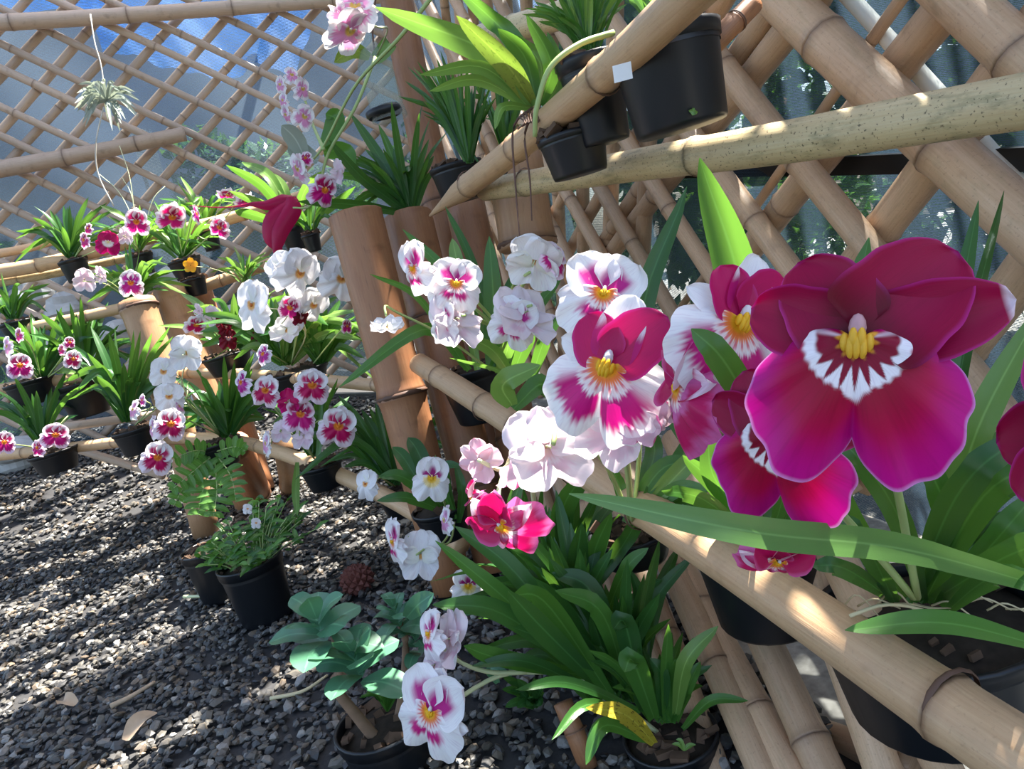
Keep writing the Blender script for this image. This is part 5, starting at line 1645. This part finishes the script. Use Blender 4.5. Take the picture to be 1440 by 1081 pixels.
# broad tufts with small white blooms left of them
a = plant('potted_orchid', 'orchid with small white yellow hearted blooms below the middle post', 618, 712, 1.46, 40, 46, 'orchid', OG)
for q, w_, mt in ((((632, 720, 1.45), (570, 672, 1.4), (532, 670, 1.38)), 18, 'leafdark'), (((632, 722, 1.45), (575, 700, 1.38), (530, 704, 1.36)), 16, 'leafdark'), (((622, 720, 1.45), (590, 640, 1.48), (574, 615, 1.5)), 24, 'leafdark'), (((612, 720, 1.45), (572, 650, 1.48), (552, 628, 1.5)), 20, 'leafdark'), (((640, 730, 1.42), (625, 660, 1.4), (650, 655, 1.38)), 14, 'leafdark'),
                  (((640, 730, 1.42), (620, 680, 1.4), (612, 640, 1.4)), 14, 'leaf'), (((645, 735, 1.42), (650, 690, 1.4), (640, 650, 1.4)), 14, 'leafdark')):
    PL(a, q, w_, mt, face=.7)
flower(a, 607, 672, 1.25, 32, 'yellowheart', 5, 0, 5, stem=[(618, 690, 1.32), (630, 720, 1.44)], label='white flower with two purple spots and yellow heart')
flower(a, 554, 760, 1.2, 36, 'blotched', -72, -10, 15, stem=[(580, 752, 1.22), (620, 765, 1.3), (640, 730, 1.44)])
flower(a, 592, 778, 1.2, 36, 'white', 165, -5, 0, stem=[(604, 768, 1.22), (632, 762, 1.3), (640, 730, 1.44)], label='white flower seen from behind')
flower(a, 626, 730, 1.2, 22, 'blush', -70, 0, 10)
# biggest leaf tuft at the bottom
WS = 0.74
a = plant('potted_orchid', 'biggest dark leafy tuft in a black pot at the bottom edge', 942, 1030, .98, 66, 90, 'orchid', OG, taper=.8)
for q, w_, mt in ((((800, 930, 1.0), (700, 860, .96), (608, 850, .93)), 42, 'leafdark'), (((810, 940, 1.0), (720, 850, .98), (612, 760, .96)), 36, 'leaf'), (((820, 930, 1.0), (720, 800, 1.0), (640, 740, 1.0)), 40, 'leafdark'), (((820, 950, 1.0), (700, 925, .95), (652, 908, .93)), 34, 'leaf'), (((830, 970, 1.0), (740, 930, .95), (664, 936, .93)), 26, 'leafdark'),
                  (((840, 960, .98), (760, 880, .9), (714, 830, .86)), 46, 'leafdark'), (((860, 980, .98), (770, 850, .92), (722, 835, .88)), 44, 'leaf'), (((870, 940, 1.0), (830, 830, 1.0), (776, 805, 1.0)), 42, 'leafdark'), (((880, 960, 1.0), (845, 860, .96), (780, 830, .94)), 40, 'leaf'), (((850, 900, 1.05), (760, 790, 1.05), (660, 735, 1.05)), 26, 'leaf'),
                  (((900, 1000, .96), (800, 960, .9), (725, 970, .86)), 22, 'leafdark'), (((910, 1030, .95), (830, 990, .9), (776, 1040, .86)), 22, 'leaf'), (((910, 1040, .95), (850, 1020, .9), (824, 1075, .88)), 30, 'leaf'), (((920, 1045, .95), (880, 1005, .9), (824, 995, .86)), 34, 'leafyellow'), (((905, 1000, .96), (880, 880, .95), (862, 884, .93)), 44, 'leafdark'),
                  (((920, 1010, .96), (890, 930, .92), (878, 945, .90)), 46, 'leaf'), (((930, 1010, .97), (930, 950, .95), (914, 925, .95)), 30, 'leafdark'), (((940, 1010, .97), (945, 940, .95), (952, 925, .94)), 26, 'leaf'), (((950, 1005, .97), (965, 930, .93), (1010, 880, .92)), 32, 'leaflight'), (((955, 1000, .97), (970, 960, .95), (985, 930, .95)), 24, 'leaf'),
                  (((960, 1025, .97), (1000, 985, .93), (1052, 985, .92)), 20, 'leaf'), (((890, 960, 1.0), (900, 850, 1.0), (886, 800, 1.0)), 22, 'leafdark'), (((912, 960, 1.0), (915, 880, 1.02), (920, 810, 1.02)), 10, 'leafdark'), (((700, 960, 1.0), (690, 940, .98), (720, 950, .96)), 20, 'leafblue'), (((840, 930, 1.0), (770, 900, .96), (722, 882, .94)), 40, 'leafdark'), (((860, 930, 1.0), (800, 850, 1.02), (772, 770, 1.02)), 34, 'leaf')):
    PL(a, q, w_, mt, face=.72, fold=.3)
fan(a, (880, 985, 1.02), 20, 60, 168, 120, 250, 26, DK, spread=60, dz=.5)
fan(a, (820, 900, 1.04), 18, 70, 172, 100, 230, 24, DK, spread=50, dz=.4)
fan(a, (935, 1015, .97), 14, 40, 150, 70, 150, 20, MD, spread=30, dz=.5)
WS = 1.0
flower(a, 606, 1000, .86, 68, 'blotched', -38, -22, 28, stem=[(640, 985, .9), (690, 955, .95), (735, 945, .97), (820, 955, 1.0), (925, 1030, .98)], stemmat='stempale', swidth=.0035, label='lowest white flower with magenta patches and yellow heart')
flower(a, 634, 898, .90, 44, 'blotched', 120, -10, 10, stem=[(646, 930, .93), (690, 945, .95), (740, 945, .97)], stemmat='stempale', swidth=.0032)
flower(a, 605, 890, .90, 40, 'blotched', -68, 0, 5)
flower(a, 612, 935, .90, 36, 'blotched', 140, -30, 0)
flower(a, 658, 824, 1.02, 28, 'yellowheart', 20, 20, 0)
seedling(a, 962, 1055, .93, 5, 16)
a2 = thing('weed', 'small green weed growing from the gravel by the leaf tuft', 'weed', onground(750, 990))
for k in range(16):
    x, y = 745 + rnd.uniform(-40, 35), 985 + rnd.uniform(-35, 20)
    PL(a2, [(752, 995, 1.12), ((752 + x) / 2, (995 + y) / 2 - 8, 1.10), (x, y, 1.09)], 13, 'leafdark', face=.6, tip=1.8)

# ---- the hero plant
a = plant('potted_orchid', 'orchid with the largest magenta bloom in a big black pot at right', 1300, 862, .76, 150, 150, 'orchid', OG, taper=.80)
for q, w_, mt, kw in (
        (((1540, 846, .52), (1290, 776, .42), (1060, 748, .36), (800, 694, .36)), 42, 'leaffront', dict(face=.85, n=30, tip=1.0)),
        (((1480, 912, .40), (1330, 876, .38), (1188, 886, .37)), 40, 'leaf', dict(face=.5, n=20, fold=.15)),
        (((1285, 840, .74), (1350, 690, .52), (1460, 600, .50)), 54, 'leafdark', dict(face=.7, n=18)),
        (((1300, 845, .74), (1390, 690, .54), (1520, 660, .50)), 60, 'leaf', dict(face=.7, n=18)),
        (((1290, 835, .74), (1330, 720, .60), (1240, 560, .60)), 44, 'leaf', dict(face=.7, n=18)),
        (((1310, 845, .74), (1420, 780, .50), (1520, 760, .46)), 52, 'leaf', dict(face=.7, n=18)),
        (((1300, 845, .74), (1250, 700, .50), (1120, 560, .50)), 40, 'leafdark', dict(face=.6, n=18)),
        (((1270, 840, .74), (1190, 720, .56), (1150, 600, .55)), 44, 'leaf', dict(face=.7, n=18)),
        (((1340, 830, .76), (1362, 640, .62), (1470, 420, .60)), 40, 'leaflight', dict(face=.85, n=20)),
        (((1330, 830, .78), (1330, 560, .66), (1376, 282, .66)), 40, 'leafdark', dict(face=.6, n=22)),
        (((1330, 835, .78), (1345, 560, .66), (1412, 268, .78)), 24, 'leafdark', dict(face=.8, n=22)),
        (((1335, 835, .78), (1340, 640, .65), (1328, 480, .66)), 46, 'leaflight', dict(face=.85, n=18)),
        (((1250, 840, .72), (1190, 800, .54), (1140, 795, .53)), 36, 'leafdark', dict(face=.6)),
        (((1260, 850, .72), (1220, 770, .54), (1180, 720, .53)), 40, 'leafdark', dict(face=.6)),
        (((1320, 850, .72), (1400, 760, .55), (1460, 690, .54)), 46, 'leaf', dict(face=.7)),
        (((1330, 860, .72), (1400, 810, .50), (1480, 840, .46)), 40, 'leaf', dict(face=.6))):
    WS = 1.0 if mt in ('leaffront', 'leaflight') or q[0][2] < .45 else 0.74
    PL(a, q, w_, mt, **kw)
fan(a, (1300, 845, .74), 14, 8, 75, 150, 320, 34, ('leaf', 'leafdark', 'leaf'), droop=.12, spread=40, dz=.4)
WS = 1.0
for k in range(10):
    x = 1180 + 26 * k
    v, f, uv = tube([P(x, 852 + rnd.uniform(-12, 12), .70), P(x + 25, 842 + rnd.uniform(-14, 14), .69), P(x + 60, 856 + rnd.uniform(-12, 20), .69)], .0011, .0008, 10, 5)
    build('root', v, f, M['root'], a, uv)
v, f, uv = tube([P(1195, 866, .60), P(1245, 850, .60), P(1300, 858, .61), P(1335, 880, .62)], .0016, .0012, 12, 6)
build('root', v, f, M['root'], a, uv)
flower(a, 1205, 478, .30, 100, 'hero', 0, 0, 2, stem=[(1215, 520, .36), (1260, 680, .48), (1290, 840, .58)], swidth=.003, label='largest deep magenta flower with white toothed mask and yellow heart')
flower(a, 1092, 610, .38, 70, 'hero', -22, -18, 8, stem=[(1120, 650, .44), (1200, 740, .52), (1285, 840, .58)], swidth=.003, label='deep magenta flower half hidden under the largest one')
flower(a, 1094, 788, .44, 62, 'folded', 20, -58, 10)
flower(a, 1560, 606, .30, 98, 'hero', 0, 0, -62, label='deep magenta petal tip at the right edge')

# ================================================================== SMALL THINGS
t = thing('air_plant', 'silvery air plant hanging on a string before the far lattice', 'air plant', P(148, 160, 3.7))
cc = (150, 142, 3.7)
for k in range(46):
    an = rnd.uniform(0, 2 * PI); L_ = rnd.uniform(28, 62)
    tx, ty = cc[0] + L_ * math.cos(an), cc[1] - L_ * .75 * math.sin(an) - 4
    PL(t, [cc, ((cc[0] + tx) / 2, (cc[1] + ty) / 2 - 9, cc[2] + rnd.uniform(-.05, .05)), (tx + 4, ty + 8, cc[2] + rnd.uniform(-.1, .1))], 4.5, 'leafgrey', face=.8, n=8)
for q in ([P(127, 20, 3.72), P(133, 60, 3.7), P(142, 92, 3.7), P(148, 140, 3.7)], [P(146, 150, 3.7), P(135, 200, 3.72), P(138, 245, 3.74), P(160, 290, 3.76)]):
    v, f, uv = tube(q, .004, .0035, 12, 5)
    build('string', v, f, M['string'], t, uv)
for k, (px_, py_, lb) in enumerate(((205, 1035, 'curled tan dry leaf on the gravel at lower left'), (60, 870, 'narrow dry leaf on the gravel at the left'), (100, 1003, 'small crumpled dry leaf left of the twig'))):
    p = np.array(onground(px_, py_)) + (0, 0, .022)
    an = rnd.uniform(0, 3)
    L_ = (.075, .05, .05)[k]
    dr = np.array((math.cos(an), math.sin(an), .05)) * L_
    v, f, uv = leaf_geo([p - dr * .5, p + (0, 0, .012), p + dr * .5], (.035, .012, .03)[k], fold=.4, face=.3, tip=.6)
    tag(build('dry_leaf', v, f, M['dry'], None, uv), lb, 'leaf', 'dry leaves on the gravel')
for q, r, lb, mt in (((((160, 1005)), (190, 990), (222, 970)), .006, 'thick grey brown twig on the gravel at lower left', 'dry'), (((385, 995), (430, 985), (465, 962)), .004, 'thin bent twig on the gravel left of the jade plant', 'root'), (((262, 848), (300, 846), (338, 836)), .005, 'fallen green strap leaf beside the second black pot', 'stempale')):
    pts_ = [np.array(onground(*z_)) + (0, 0, .020) for z_ in q]
    v, f, uv = tube(pts_, r, r * .6, 12, 6)
    tag(build('fallen_leaf' if mt == 'stempale' else 'twig', v, f, M[mt], None, uv), lb, 'leaf' if mt == 'stempale' else 'twig')
c = np.array(onground(507, 830)) + (0, 0, .03)
t = thing('pine_cone', 'dark red brown cone lying on the gravel left of the middle post', 'cone', onground(507, 830))
v, f = [], []
for i in range(9):
    for j in range(10):
        ph, a_ = PI * (i + .5) / 9, 2 * PI * (j + .5 * (i % 2)) / 10
        u = np.array((math.sin(ph) * math.cos(a_), math.sin(ph) * math.sin(a_), math.cos(ph)))
        e1 = np.cross(u, (0, 0, 1.0)); e1 /= np.linalg.norm(e1); e2 = np.cross(u, e1)
        p = c + u * (.036, .036, .030)
        b = len(v)
        v += [p + e1 * .010, p + e2 * .010, p - e1 * .010, p - e2 * .010, p + u * .010]
        f += [(b, b + 1, b + 4), (b + 1, b + 2, b + 4), (b + 2, b + 3, b + 4), (b + 3, b, b + 4)]
o = build('scales', v, f, M['cone'], t, smooth=False); o['kind'] = 'stuff'
v, f, uv = lathe(c, [(.001, -.03), (.025, -.02), (.034, 0), (.025, .02), (.001, .03)], 12)
build('core', v, f, M['cone'], t, uv)
